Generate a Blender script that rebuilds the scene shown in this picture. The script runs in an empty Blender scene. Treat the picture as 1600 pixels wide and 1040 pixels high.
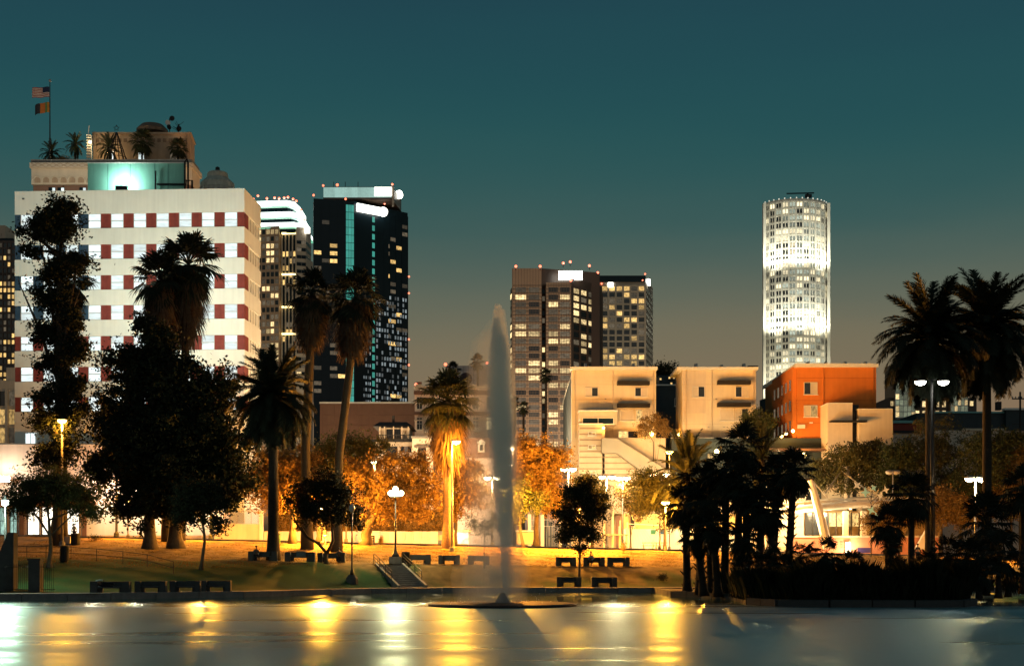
import bpy, math, random
import numpy as np
from mathutils import Vector, Matrix

SC = bpy.context.scene
COL = SC.collection
R = random.Random(7)
NP = np.random.default_rng(11)
F, HZ, CH = 2222.2, 870.0, 3.0          # focal length (photo px), horizon row, eye height over the lake

# ------------------------------------------------------------------ camera
cam = bpy.data.cameras.new('camera')
cam.lens = 50; cam.sensor_width = 36; cam.shift_y = (HZ - 520) / 1600
cam.clip_start = .5; cam.clip_end = 6000
camo = bpy.data.objects.new('camera', cam); COL.objects.link(camo)
camo.location = (0, 0, CH); camo.rotation_euler = (math.pi / 2, 0, 0)
SC.camera = camo

def lin(r, g, b):
    return tuple((c / 255 / 12.92 if c / 255 <= .04045 else ((c / 255 + .055) / 1.055) ** 2.4) for c in (r, g, b))

# ------------------------------------------------------------------ dusk sky (teal overhead, warm city glow low down)
W = bpy.data.worlds.new('World'); SC.world = W; W.use_nodes = True
wn, wl = W.node_tree.nodes, W.node_tree.links
wn.clear()
wo = wn.new('ShaderNodeOutputWorld')
sky = wn.new('ShaderNodeTexSky'); sky.sky_type = 'NISHITA'; sky.sun_disc = False
SUN_EL, SUN_AZ = 7.0, 190.0             # afterglow behind the photographer
sky.sun_elevation = math.radians(-3.0); sky.sun_rotation = math.radians(SUN_AZ)
bg1 = wn.new('ShaderNodeBackground'); bg1.inputs[1].default_value = 0.05
wl.new(sky.outputs[0], bg1.inputs[0])
tcw = wn.new('ShaderNodeTexCoord'); sep = wn.new('ShaderNodeSeparateXYZ')
nzw = wn.new('ShaderNodeTexNoise'); nzw.inputs['Scale'].default_value = 2.2; nzw.inputs['Detail'].default_value = 4
mpw = wn.new('ShaderNodeMapping'); mpw.inputs['Scale'].default_value = (1, 1, 6)
mw = wn.new('ShaderNodeMath'); mw.operation = 'MULTIPLY_ADD'; mw.inputs[1].default_value = .05; 
sw = wn.new('ShaderNodeMath'); sw.operation = 'SUBTRACT'; sw.inputs[1].default_value = .025
rp = wn.new('ShaderNodeValToRGB'); rp.color_ramp.interpolation = 'B_SPLINE'
stops = [(0, (138, 108, 84)), (.10, (132, 110, 86)), (.145, (124, 114, 90)), (.185, (92, 102, 90)), (.228, (50, 88, 87)),
         (.29, (30, 80, 84)), (.37, (29, 66, 78)), (1, (20, 48, 62))]
el = rp.color_ramp.elements
while len(el) < len(stops): el.new(.5)
for e, (p, c) in zip(el, stops):
    e.position = p; e.color = lin(*c) + (1,)
bg2 = wn.new('ShaderNodeBackground'); bg2.inputs[1].default_value = 1.0
adw = wn.new('ShaderNodeAddShader')
wl.new(tcw.outputs['Generated'], mpw.inputs[0]); wl.new(mpw.outputs[0], nzw.inputs['Vector'])
wl.new(tcw.outputs['Generated'], sep.inputs[0])
wl.new(nzw.outputs[0], mw.inputs[0]); wl.new(sep.outputs[2], mw.inputs[2])
wl.new(mw.outputs[0], sw.inputs[0]); wl.new(sw.outputs[0], rp.inputs[0]); wl.new(rp.outputs[0], bg2.inputs[0])
wl.new(bg1.outputs[0], adw.inputs[0]); wl.new(bg2.outputs[0], adw.inputs[1]); wl.new(adw.outputs[0], wo.inputs[0])

# ------------------------------------------------------------------ last light of the day, soft, from behind the camera
sl = bpy.data.lights.new('sun', 'SUN'); sl.energy = 0.13; sl.angle = math.radians(60); sl.color = (.88, .97, 1)
so = bpy.data.objects.new('sun', sl); COL.objects.link(so)
so.rotation_euler = (math.radians(90 - SUN_EL), 0, math.radians(SUN_AZ - 180))

SC.view_settings.view_transform = 'Standard'; SC.view_settings.look = 'None'
SC.view_settings.exposure = 0; SC.view_settings.gamma = 1; SC.view_settings.use_curve_mapping = False
SC.render.engine = 'CYCLES'
cy = SC.cycles
cy.use_denoising = True; cy.max_bounces = 18; cy.diffuse_bounces = 2; cy.glossy_bounces = 3; cy.transmission_bounces = 3
cy.transparent_max_bounces = 6; cy.volume_bounces = 16; cy.sample_clamp_indirect = 3; cy.sample_clamp_direct = 0
cy.caustics_reflective = False; cy.caustics_refractive = False; cy.use_light_tree = True
cy.use_adaptive_sampling = True; cy.adaptive_threshold = .015

# ------------------------------------------------------------------ helpers
def PX(px, Y): return (px - 800) * Y / F
def PZ(py, Y): return CH + (HZ - py) * Y / F
def ss(t):
    t = min(1, max(0, t)); return t * t * (3 - 2 * t)
def interp(x, xs, ys): return float(np.interp(x, xs, ys))

MATS = {}
def M(name, col, rough=.8, var=.15, scale=1.5, bump=0., bscale=None, metal=0., spec=.3, streak=0., col2=None, stretch=(1, 1, 1), trans=0.):
    if name in MATS: return MATS[name]
    m = bpy.data.materials.new(name); m.use_nodes = True
    n, l = m.node_tree.nodes, m.node_tree.links
    p = n['Principled BSDF']
    p.inputs['Roughness'].default_value = rough; p.inputs['Metallic'].default_value = metal
    p.inputs['Specular IOR Level'].default_value = spec
    tc = n.new('ShaderNodeTexCoord'); mp = n.new('ShaderNodeMapping'); mp.inputs['Scale'].default_value = stretch
    oi = n.new('ShaderNodeObjectInfo')
    l.new(tc.outputs['Object'], mp.inputs[0])
    nz = n.new('ShaderNodeTexNoise'); nz.noise_dimensions = '4D'
    nz.inputs['Scale'].default_value = scale; nz.inputs['Detail'].default_value = 6; nz.inputs['Roughness'].default_value = .65
    wv = n.new('ShaderNodeMath'); wv.operation = 'MULTIPLY'; wv.inputs[1].default_value = 37.
    l.new(oi.outputs['Random'], wv.inputs[0]); l.new(wv.outputs[0], nz.inputs['W']); l.new(mp.outputs[0], nz.inputs['Vector'])
    rm = n.new('ShaderNodeValToRGB')
    c2 = col2 if col2 else tuple(min(1, c * (1 + var)) for c in col)
    c1 = tuple(c * (1 - var) for c in col)
    rm.color_ramp.elements[0].position = .3; rm.color_ramp.elements[0].color = c1 + (1,)
    rm.color_ramp.elements[1].position = .7; rm.color_ramp.elements[1].color = tuple(c2) + (1,)
    l.new(nz.outputs[0], rm.inputs[0])
    out = rm.outputs[0]
    if streak:
        m2 = n.new('ShaderNodeMapping'); m2.inputs['Scale'].default_value = (2.2, 2.2, .12)
        l.new(tc.outputs['Object'], m2.inputs[0])
        n2 = n.new('ShaderNodeTexNoise'); n2.inputs['Scale'].default_value = 1.; n2.inputs['Detail'].default_value = 5
        l.new(m2.outputs[0], n2.inputs['Vector'])
        mr = n.new('ShaderNodeMapRange'); mr.inputs[1].default_value = .35; mr.inputs[2].default_value = .75
        mr.inputs[3].default_value = 1.; mr.inputs[4].default_value = 1 - streak
        l.new(n2.outputs[0], mr.inputs[0])
        mx = n.new('ShaderNodeMix'); mx.data_type = 'RGBA'; mx.blend_type = 'MULTIPLY'; mx.inputs[0].default_value = 1
        l.new(out, mx.inputs[6]); l.new(mr.outputs[0], mx.inputs[7]); out = mx.outputs[2]
    l.new(out, p.inputs['Base Color'])
    if bump:
        bz = n.new('ShaderNodeTexNoise'); bz.inputs['Scale'].default_value = bscale or scale * 6; bz.inputs['Detail'].default_value = 5
        l.new(mp.outputs[0], bz.inputs['Vector'])
        bp = n.new('ShaderNodeBump'); bp.inputs['Strength'].default_value = bump; bp.inputs['Distance'].default_value = .05
        l.new(bz.outputs[0], bp.inputs['Height']); l.new(bp.outputs[0], p.inputs['Normal'])
    if trans:   # thin leaves let part of the light through
        t = n.new('ShaderNodeBsdfTranslucent'); l.new(out, t.inputs[0])
        mx = n.new('ShaderNodeMixShader'); mx.inputs[0].default_value = trans
        l.new(p.outputs[0], mx.inputs[1]); l.new(t.outputs[0], mx.inputs[2]); l.new(mx.outputs[0], n['Material Output'].inputs[0])
    MATS[name] = m
    return m

def E(name, col, strength, sample=True):
    if name in MATS: return MATS[name]
    m = bpy.data.materials.new(name); m.use_nodes = True
    p = m.node_tree.nodes['Principled BSDF']
    p.inputs['Base Color'].default_value = (.8, .8, .8, 1)
    p.inputs['Emission Color'].default_value = tuple(col) + (1,); p.inputs['Emission Strength'].default_value = strength
    m.cycles.emission_sampling = 'AUTO' if sample else 'NONE'
    MATS[name] = m
    return m

def LIT(name, col, lo, hi, contrast=.5, pat=(3, 1, 4)):
    """a lit room behind glass: brightness differs from window to window and within it (blinds, furniture, partitions)"""
    if name in MATS: return MATS[name]
    m = bpy.data.materials.new(name); m.use_nodes = True
    n, l = m.node_tree.nodes, m.node_tree.links
    p = n['Principled BSDF']; p.inputs['Base Color'].default_value = (.05, .05, .05, 1); p.inputs['Roughness'].default_value = .15
    oi = n.new('ShaderNodeObjectInfo'); tc = n.new('ShaderNodeTexCoord'); mp = n.new('ShaderNodeMapping'); mp.inputs['Scale'].default_value = pat
    l.new(tc.outputs['Generated'], mp.inputs[0])
    nz = n.new('ShaderNodeTexNoise'); nz.noise_dimensions = '4D'; nz.inputs['Scale'].default_value = 1.1; nz.inputs['Detail'].default_value = 3
    wv = n.new('ShaderNodeMath'); wv.operation = 'MULTIPLY'; wv.inputs[1].default_value = 91.
    l.new(oi.outputs['Random'], wv.inputs[0]); l.new(wv.outputs[0], nz.inputs['W']); l.new(mp.outputs[0], nz.inputs['Vector'])
    a = n.new('ShaderNodeMapRange'); a.inputs[1].default_value = .35; a.inputs[2].default_value = .6; a.inputs[3].default_value = 1 - contrast; a.inputs[4].default_value = 1
    l.new(nz.outputs[0], a.inputs[0])
    b = n.new('ShaderNodeMapRange'); b.inputs[3].default_value = lo; b.inputs[4].default_value = hi
    l.new(oi.outputs['Random'], b.inputs[0])
    c = n.new('ShaderNodeMath'); c.operation = 'MULTIPLY'; l.new(a.outputs[0], c.inputs[0]); l.new(b.outputs[0], c.inputs[1])
    p.inputs['Emission Color'].default_value = tuple(col) + (1,)
    l.new(c.outputs[0], p.inputs['Emission Strength'])
    m.cycles.emission_sampling = 'NONE'
    MATS[name] = m
    return m

def tag(o, label=None, cat=None, group=None, kind=None):
    if label: o['label'] = label
    if cat: o['category'] = cat
    if group: o['group'] = group
    if kind: o['kind'] = kind
    return o

def empty(name, loc, label, cat, group=None, rz=0):
    o = bpy.data.objects.new(name, None); COL.objects.link(o)
    o.empty_display_size = .3; o.location = loc; o.rotation_euler = (0, 0, rz)
    return tag(o, label, cat, group)

def link(name, me, parent=None, loc=(0, 0, 0), rz=0):
    o = bpy.data.objects.new(name, me); COL.objects.link(o)
    o.parent = parent; o.location = loc; o.rotation_euler = (0, 0, rz)
    return o

class MB:
    """collects simple solids into one mesh"""
    def __init__(s): s.v = []; s.f = []
    def add(s, vs, fs):
        k = len(s.v); s.v += [tuple(v) for v in vs]; s.f += [tuple(i + k for i in f) for f in fs]; return s
    def box(s, x0, y0, z0, x1, y1, z1):
        return s.add([(x0, y0, z0), (x1, y0, z0), (x1, y1, z0), (x0, y1, z0), (x0, y0, z1), (x1, y0, z1), (x1, y1, z1), (x0, y1, z1)],
                     [(3, 2, 1, 0), (4, 5, 6, 7), (0, 1, 5, 4), (1, 2, 6, 5), (2, 3, 7, 6), (3, 0, 4, 7)])
    def prism(s, pts, z0, z1):
        n = len(pts)
        zt = z1 if isinstance(z1, (list, tuple)) else [z1] * n
        return s.add([(x, y, z0) for x, y in pts] + [(p[0], p[1], z) for p, z in zip(pts, zt)],
                     [tuple(range(n))[::-1], tuple(range(n, 2 * n))] + [(i, (i + 1) % n, n + (i + 1) % n, n + i) for i in range(n)])
    def tube(s, pts, rad, n=8, cap=True):
        pts = [Vector(p) for p in pts]
        rad = rad if isinstance(rad, (list, tuple)) else [rad] * len(pts)
        vs, fs = [], []
        for i, p in enumerate(pts):
            t = (pts[min(i + 1, len(pts) - 1)] - pts[max(i - 1, 0)]).normalized()
            a = t.cross(Vector((0, 1, 0)) if abs(t.y) < .9 else Vector((1, 0, 0))).normalized(); b = t.cross(a)
            for k in range(n):
                q = 2 * math.pi * k / n
                vs.append(p + (a * math.cos(q) + b * math.sin(q)) * rad[i])
        for i in range(len(pts) - 1):
            for k in range(n):
                fs.append((i * n + k, i * n + (k + 1) % n, (i + 1) * n + (k + 1) % n, (i + 1) * n + k))
        if cap: fs += [tuple(range(n))[::-1], tuple(range((len(pts) - 1) * n, len(pts) * n))]
        return s.add(vs, fs)
    def lathe(s, prof, n=16, c=(0, 0), lean=None):
        vs, fs = [], []
        for i, (r, z) in enumerate(prof):
            ox, oy = (lean(z) if lean else (0, 0))
            for k in range(n):
                q = 2 * math.pi * k / n
                vs.append((c[0] + ox + r * math.cos(q), c[1] + oy + r * math.sin(q), z))
        for i in range(len(prof) - 1):
            for k in range(n):
                fs.append((i * n + k, i * n + (k + 1) % n, (i + 1) * n + (k + 1) % n, (i + 1) * n + k))
        fs += [tuple(range(n))[::-1], tuple(range((len(prof) - 1) * n, len(prof) * n))]
        return s.add(vs, fs)
    def ball(s, c, r, n=10, m=6, sz=1.):
        return s.lathe([(max(1e-3, r * math.sin(math.pi * i / m)), c[2] - r * sz * math.cos(math.pi * i / m)) for i in range(m + 1)], n, (c[0], c[1]))
    def mesh(s, name, mat, smooth=False):
        me = bpy.data.meshes.new(name); me.from_pydata(s.v, [], s.f)
        if mat: me.materials.append(mat)
        if smooth: me.polygons.foreach_set('use_smooth', [True] * len(me.polygons))
        me.update(); return me
    def obj(s, name, mat, parent=None, loc=(0, 0, 0), rz=0, smooth=False):
        return link(name, s.mesh(name, mat, smooth), parent, loc, rz)

def np_mesh(name, V, Q, mat, smooth=False):
    """numpy verts (n,3) and faces (m,k) to a mesh"""
    me = bpy.data.meshes.new(name); k = Q.shape[1]
    me.vertices.add(len(V)); me.vertices.foreach_set('co', np.ascontiguousarray(V, dtype=np.float32).ravel())
    me.loops.add(Q.size); me.loops.foreach_set('vertex_index', np.ascontiguousarray(Q, dtype=np.int32).ravel())
    me.polygons.add(len(Q)); me.polygons.foreach_set('loop_start', np.arange(0, Q.size, k, dtype=np.int32))
    if smooth: me.polygons.foreach_set('use_smooth', np.ones(len(Q), dtype=bool))
    me.materials.append(mat); me.update(calc_edges=True); return me

BOXC = {}
def boxmesh(name, w, d, h, mat):
    k = (round(w, 3), round(d, 3), round(h, 3), mat.name)
    if k not in BOXC: BOXC[k] = MB().box(0, 0, 0, w, d, h).mesh(name, mat)
    return BOXC[k]

def lamp(name, kind, parent, loc, energy, col, radius=.25, rot=None, cone=None, blend=.6):
    l = bpy.data.lights.new(name, kind); l.energy = energy; l.color = col; l.shadow_soft_size = radius
    if kind == 'SPOT': l.spot_size = math.radians(cone or 150); l.spot_blend = blend
    o = bpy.data.objects.new(name, l); COL.objects.link(o); o.parent = parent; o.location = loc
    if rot: o.rotation_euler = rot
    return o

def aim(dx, dy, dz):
    return Vector((dx, dy, dz)).to_track_quat('-Z', 'Y').to_euler()

# ------------------------------------------------------------------ materials
SODIUM = (1, .36, .03); WARM = (1, .68, .33); COOL = (.86, 1, .95)
WHITE = M('white_stucco', (.74, .77, .7), .8, .05, .35, .1, 4, streak=.1)
RED = M('brick_red_panel', (.22, .045, .035), .55, .2, 2, streak=.25)
BLUE = M('slate_blue_panel', (.03, .07, .12), .5, .2, 2, streak=.2)
CREAM = M('cream_stucco', (.66, .58, .42), .85, .08, .5, .1, 5, streak=.12)
CREAM2 = M('pale_cream_stucco', (.6, .52, .4), .85, .08, .5, .1, 5, streak=.12)
ORANGE = M('orange_stucco', (.58, .18, .03), .85, .08, .5, .1, 5, streak=.1)
TAN = M('tan_masonry', (.42, .31, .21), .85, .12, .8, .2, 6, streak=.2)
BROWN = M('brown_panel_wall', (.2, .115, .08), .8, .1, .6, streak=.1)
BRONZE = M('bronze_curtain_wall', (.42, .29, .19), .45, .06, .1, spec=.4)
DKBRONZE = M('dark_bronze_wall', (.07, .045, .032), .4, .1, .1, spec=.4)
STONE = M('pale_tower_stone', (.42, .36, .28), .6, .06, .1)
DKGLASS = M('dark_tower_glass', (.006, .015, .022), .25, .1, .05, spec=.15)
GLASS = M('dim_window_glass', (.02, .025, .03), .1, .1, 1, spec=.5)
TEALWALL = M('teal_painted_wall', (.24, .58, .47), .7, .08, .3, streak=.15)
CONC = M('weathered_concrete', (.2, .2, .185), .9, .25, 1.6, .3, 14, streak=.2)
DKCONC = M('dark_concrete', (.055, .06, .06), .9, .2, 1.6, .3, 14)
DARKSTUC = M('dark_slate_stucco', (.035, .05, .055), .8, .15, 1)
METAL = M('dark_painted_metal', (.02, .022, .024), .5, .2, 5, metal=.3)
GREYMETAL = M('galvanised_metal', (.35, .34, .32), .45, .15, 5, metal=.5)
WHITEMETAL = M('white_painted_steel', (.72, .7, .64), .5, .06, 2, streak=.1)
ROOFTRIM = M('pale_roof_trim', (.7, .72, .66), .6, .05, 1)
ROOF = M('dark_roofing', (.03, .03, .03), .85, .2, 2)
BLACK = M('black_plastic', (.012, .012, .012), .6, .2, 4)
FRAME = M('white_window_frame', (.7, .68, .6), .6, .05, 2)
DKFRAME = M('dark_window_frame', (.03, .03, .03), .6, .1, 2)
PINKWALL = M('pinkish_white_wall', (.72, .6, .52), .85, .08, .4, streak=.15)
BARK = M('grey_brown_bark', (.07, .055, .04), .9, .35, 5, .8, 18, stretch=(1, 1, .4))
PALMBARK = M('palm_trunk_bark', (.032, .026, .02), .9, .35, 4, .9, 14, stretch=(1, 1, 2.5))
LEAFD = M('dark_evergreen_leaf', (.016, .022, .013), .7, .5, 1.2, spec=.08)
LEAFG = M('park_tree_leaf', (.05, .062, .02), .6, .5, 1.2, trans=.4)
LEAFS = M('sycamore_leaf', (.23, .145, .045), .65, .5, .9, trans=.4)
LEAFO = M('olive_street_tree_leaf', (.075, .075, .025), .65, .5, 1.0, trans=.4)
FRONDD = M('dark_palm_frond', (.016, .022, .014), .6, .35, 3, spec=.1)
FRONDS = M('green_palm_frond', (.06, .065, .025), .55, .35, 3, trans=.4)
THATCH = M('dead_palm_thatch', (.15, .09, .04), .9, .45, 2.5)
DKTHATCH = M('dark_palm_thatch', (.06, .04, .024), .9, .45, 2.5)  # darker copy of the dead thatch
LITW = LIT('lit_office_window', (1, .72, .33), .45, 2.2, .75)
LITY = LIT('lit_yellow_window', (1, .62, .2), .5, 1.8, .7)
LITC = LIT('lit_cool_window', (.86, 1, 1), .85, 1.45, .25, (1, 1, 3))
DIMW = LIT('dim_office_window', (.85, .66, .42), .05, .2, .7)
DIMC = LIT('painted_glint_glow', (.7, .85, .9), .05, .6, .9, (5, 1, 6))  # painted reflection: faint glow on glass, no room behind it
LITTEAL = LIT('lit_teal_glass', (.1, .75, .6), .35, .5, .15)
BEACON = E('red_beacon_glass', (1, .16, .07), 3.2, False)
SIGNLIT = E('lit_blank_sign', (1, .97, .85), 5, False)
SODLENS = E('sodium_lamp_lens', (1, .55, .12), 60, False)
WARMLENS = E('warm_white_lamp_lens', (1, .8, .45), 40, False)
COOLLENS = E('cool_flood_lens', (.95, 1, .9), 30, False)
SMALLLENS = E('wall_lamp_lens', (1, .65, .2), 14, False)

# ------------------------------------------------------------------ terrain shape
def zs(x): return 4.2 - .0222 * max(-70, min(70, x))                       # street level, falls gently to the right
def yb(x): return interp(x, [-60, -36, -30.5, -20.2, -12.6, -5.4, 60], [98, 100, 101, 107, 117, 120, 121])
def yt(x): return interp(x, [-40, -30, -12, 5, 60], [123, 124, 127, 131, 131])
def zt(x): return interp(x, [-40, -30, -12, 5, 60], [2.95, 2.8, 2.4, 2.1, 2.0])
ST_TOP, ST_DIR, ST_W, ST_RUN = Vector((-10.9, 127.0)), Vector((.38, -.925)), 2.7, 6.2
def in_stairs(x, y, m=0.):
    d = Vector((x, y)) - ST_TOP
    a = d.dot(ST_DIR); b = d.dot(Vector((-ST_DIR.y, ST_DIR.x)))
    return -.2 < a < ST_RUN + .4 and abs(b) < ST_W / 2 + m
def gz(x, y):
    b, t = yb(x), yt(x)
    if y < b + 3: z = .42
    elif y < t:
        u = (y - b - 3) / (t - b - 3); z = .42 + (zt(x) - .42) * (.35 * u + .65 * ss(u))
    elif y < 152: z = zt(x) + (zs(x) - zt(x)) * ((y - t) / (152 - t))
    else: z = zs(x)
    return z
# ================================================================== SETTING
GRASSM = M('patchy_park_grass', (.012, .075, .02), .95, .3, .3, .6, 30, col2=(.024, .1, .026), trans=.3)
_n, _l = GRASSM.node_tree.nodes, GRASSM.node_tree.links
_at = _n.new('ShaderNodeAttribute'); _at.attribute_name = 'dry'
_mx = _n.new('ShaderNodeMix'); _mx.data_type = 'RGBA'
_r2 = _n.new('ShaderNodeValToRGB'); _r2.color_ramp.elements[0].color = (.13, .085, .028, 1); _r2.color_ramp.elements[1].color = (.3, .19, .07, 1)
_r2.color_ramp.elements[0].position = .32; _r2.color_ramp.elements[1].position = .68
_nz = next(q for q in _n if q.type == 'TEX_NOISE' and q.noise_dimensions == '4D'); _rm = next(q for q in _n if q.type == 'VALTORGB' and q != _r2)
_n3 = _n.new('ShaderNodeTexNoise'); _n3.inputs['Scale'].default_value = .9; _n3.inputs['Detail'].default_value = 8; _l.new(_n.new('ShaderNodeTexCoord').outputs['Object'], _n3.inputs['Vector'])
_l.new(_n3.outputs[0], _r2.inputs[0]); _l.new(_at.outputs['Fac'], _mx.inputs[0]); _l.new(_rm.outputs[0], _mx.inputs[6]); _l.new(_r2.outputs[0], _mx.inputs[7])
for q in _n:
    if q.type in ('BSDF_PRINCIPLED', 'BSDF_TRANSLUCENT'): _l.new(_mx.outputs[2], q.inputs[0])
DRYM = M('dry_upper_grass', (.14, .1, .035), .95, .35, .35, .6, 30, col2=(.27, .18, .07), trans=.3)
def strip(name, xs, ya, yb_, zf, mat, kind='structure'):
    m = MB()
    for x in xs: m.v += [(x, ya(x) if callable(ya) else ya, zf(x)), (x, yb_(x) if callable(yb_) else yb_, zf(x))]
    m.f = [(2 * i, 2 * i + 2, 2 * i + 3, 2 * i + 1) for i in range(len(xs) - 1)]
    return tag(m.obj(name, mat), kind=kind)

# lawn: a height field from the lake kerb up to the street
nx, ny = 281, 121
GX = np.linspace(-70, 70, nx)
V = np.zeros((nx, ny, 3))
for i, x in enumerate(GX):
    y0 = yb(x)
    for j in range(ny):
        y = y0 + (150.2 - y0) * (j / (ny - 1)) ** 1.25
        z = gz(x, y)
        if in_stairs(x, y): z -= .55
        elif y > y0 + 3: z += .05 * math.sin(x * 1.3 + y * .7) * math.sin(x * .41 - y * .93)
        V[i, j] = (x, y, z)
I = np.arange(nx * ny).reshape(nx, ny)
Q = np.stack([I[:-1, :-1], I[1:, :-1], I[1:, 1:], I[:-1, 1:]], -1).reshape(-1, 4)
lawn = link('lawn', np_mesh('lawn', V.reshape(-1, 3), Q, GRASSM, True)); 
dr = lawn.data.attributes.new('dry', 'FLOAT', 'POINT')     # how parched the turf is: green on the shaded lower slope, straw above
dr.data.foreach_set('value', [ss((c[1] - yt(c[0]) + (2.5 if c[0] < -16 else 3.5 if c[0] < -8 else 7) + 1.6 * math.sin(c[0] * .8) + 1.2 * math.sin(c[0] * 1.9 + c[1])) / 4.5) for c in V.reshape(-1, 3)])
tag(lawn, kind='structure')

XW = [-1600, -70, 70, 1600]
PAVE = M('pale_sidewalk_concrete', (.38, .36, .32), .9, .15, .8, .2, 9)
ASPH = M('street_asphalt', (.05, .05, .05), .85, .2, .7, .3, 20)
strip('sidewalk', XW, 150.2, 152.2, lambda x: zs(x) + .02, PAVE)
kb = MB()
for a, b in zip(XW[:-1], XW[1:]):
    za, zb_ = zs(a), zs(b)
    kb.add([(a, 152.2, za - .3), (b, 152.2, zb_ - .3), (b, 152.4, zb_ - .3), (a, 152.4, za - .3), (a, 152.2, za + .02), (b, 152.2, zb_ + .02), (b, 152.4, zb_ + .02), (a, 152.4, za + .02)],
           [(3, 2, 1, 0), (4, 5, 6, 7), (0, 1, 5, 4), (2, 3, 7, 6)])
tag(kb.obj('kerb', CONC), kind='structure')
street = strip('street', XW, 152.4, 164.4, lambda x: zs(x) - .12, ASPH)
PAINT = M('worn_road_paint', (.7, .62, .3), .8, .2, 3)
mk = MB()
for k in range(-20, 21):
    x = k * 5.
    mk.add([(x, 158.3, zs(x) - .116), (x + 2.4, 158.3, zs(x + 2.4) - .116), (x + 2.4, 158.45, zs(x + 2.4) - .116), (x, 158.45, zs(x) - .116)], [(0, 1, 2, 3)])
mk.obj('lane_marking', PAINT, street)
strip('far_sidewalk', XW, 164.4, 168, lambda x: zs(x), PAVE)
strip('city_ground', XW, 168, 3200, lambda x: zs(x) - .004, ASPH)

# lake
WM = bpy.data.materials.new('lake_water'); WM.use_nodes = True
n, l = WM.node_tree.nodes, WM.node_tree.links
p = n['Principled BSDF']; p.inputs['Base Color'].default_value = (.01, .032, .038, 1); p.inputs['IOR'].default_value = 1.33
p.inputs['Specular IOR Level'].default_value = .6
tc = n.new('ShaderNodeTexCoord')
mp = n.new('ShaderNodeMapping'); mp.inputs['Scale'].default_value = (.05, .35, 1); l.new(tc.outputs['Object'], mp.inputs[0])
nz = n.new('ShaderNodeTexNoise'); nz.inputs['Scale'].default_value = 1.; nz.inputs['Detail'].default_value = 4; l.new(mp.outputs[0], nz.inputs['Vector'])
sp = n.new('ShaderNodeSeparateXYZ'); l.new(tc.outputs['Object'], sp.inputs[0])
# the fountain's ripples roughen the open lake; the strip under the far bank lies calm
yr = n.new('ShaderNodeMapRange'); yr.interpolation_type = 'SMOOTHSTEP'
yr.inputs[1].default_value = 82; yr.inputs[2].default_value = 100; yr.inputs[3].default_value = .37; yr.inputs[4].default_value = .08
l.new(sp.outputs[1], yr.inputs[0])
rr = n.new('ShaderNodeMapRange'); rr.inputs[1].default_value = .35; rr.inputs[2].default_value = .65; rr.inputs[3].default_value = .72; rr.inputs[4].default_value = 1.15
l.new(nz.outputs[0], rr.inputs[0])
mu = n.new('ShaderNodeMath'); mu.operation = 'MULTIPLY'; l.new(yr.outputs[0], mu.inputs[0]); l.new(rr.outputs[0], mu.inputs[1])
gs = n.new('ShaderNodeBsdfAnisotropic'); gs.distribution = 'MULTI_GGX'; gs.inputs['Color'].default_value = (.78, 1, 1, 1); l.new(mu.outputs[0], gs.inputs['Roughness'])
fz_ = n.new('ShaderNodeFresnel'); fz_.inputs[0].default_value = 1.4
df = n.new('ShaderNodeBsdfDiffuse'); df.inputs[0].default_value = (.012, .04, .045, 1)
ms = n.new('ShaderNodeMixShader'); l.new(fz_.outputs[0], ms.inputs[0]); l.new(df.outputs[0], ms.inputs[1]); l.new(gs.outputs[0], ms.inputs[2]); l.new(ms.outputs[0], n['Material Output'].inputs[0])
m2 = n.new('ShaderNodeMapping'); m2.inputs['Scale'].default_value = (.16, .9, 1); l.new(tc.outputs['Object'], m2.inputs[0])
n2 = n.new('ShaderNodeTexNoise'); n2.inputs['Scale'].default_value = 1.4; n2.inputs['Detail'].default_value = 3; l.new(m2.outputs[0], n2.inputs['Vector'])
bp = n.new('ShaderNodeBump'); bp.inputs['Strength'].default_value = 1.; bp.inputs['Distance'].default_value = 1.
m3 = n.new('ShaderNodeMapping'); m3.inputs['Scale'].default_value = (2.2, 3.6, 1); l.new(tc.outputs['Object'], m3.inputs[0])
n3 = n.new('ShaderNodeTexNoise'); n3.inputs['Scale'].default_value = 1.; n3.inputs['Detail'].default_value = 2; l.new(m3.outputs[0], n3.inputs['Vector'])
yh = n.new('ShaderNodeMapRange'); yh.interpolation_type = 'SMOOTHSTEP'
yh.inputs[1].default_value = 78; yh.inputs[2].default_value = 98; yh.inputs[3].default_value = .03; yh.inputs[4].default_value = .004; l.new(sp.outputs[1], yh.inputs[0])
h1 = n.new('ShaderNodeMath'); h1.operation = 'MULTIPLY'; l.new(n3.outputs[0], h1.inputs[0]); l.new(yh.outputs[0], h1.inputs[1])
h2 = n.new('ShaderNodeMath'); h2.operation = 'MULTIPLY_ADD'; h2.inputs[1].default_value = .0025; l.new(n2.outputs[0], h2.inputs[0]); l.new(h1.outputs[0], h2.inputs[2])
l.new(h2.outputs[0], bp.inputs['Height']); l.new(bp.outputs[0], gs.inputs['Normal']); n.remove(p)
lk = MB().add([(-400, -30, 0), (400, -30, 0), (400, 126, 0), (-400, 126, 0)], [(0, 1, 2, 3)]).obj('lake', WM); tag(lk, kind='structure')

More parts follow.
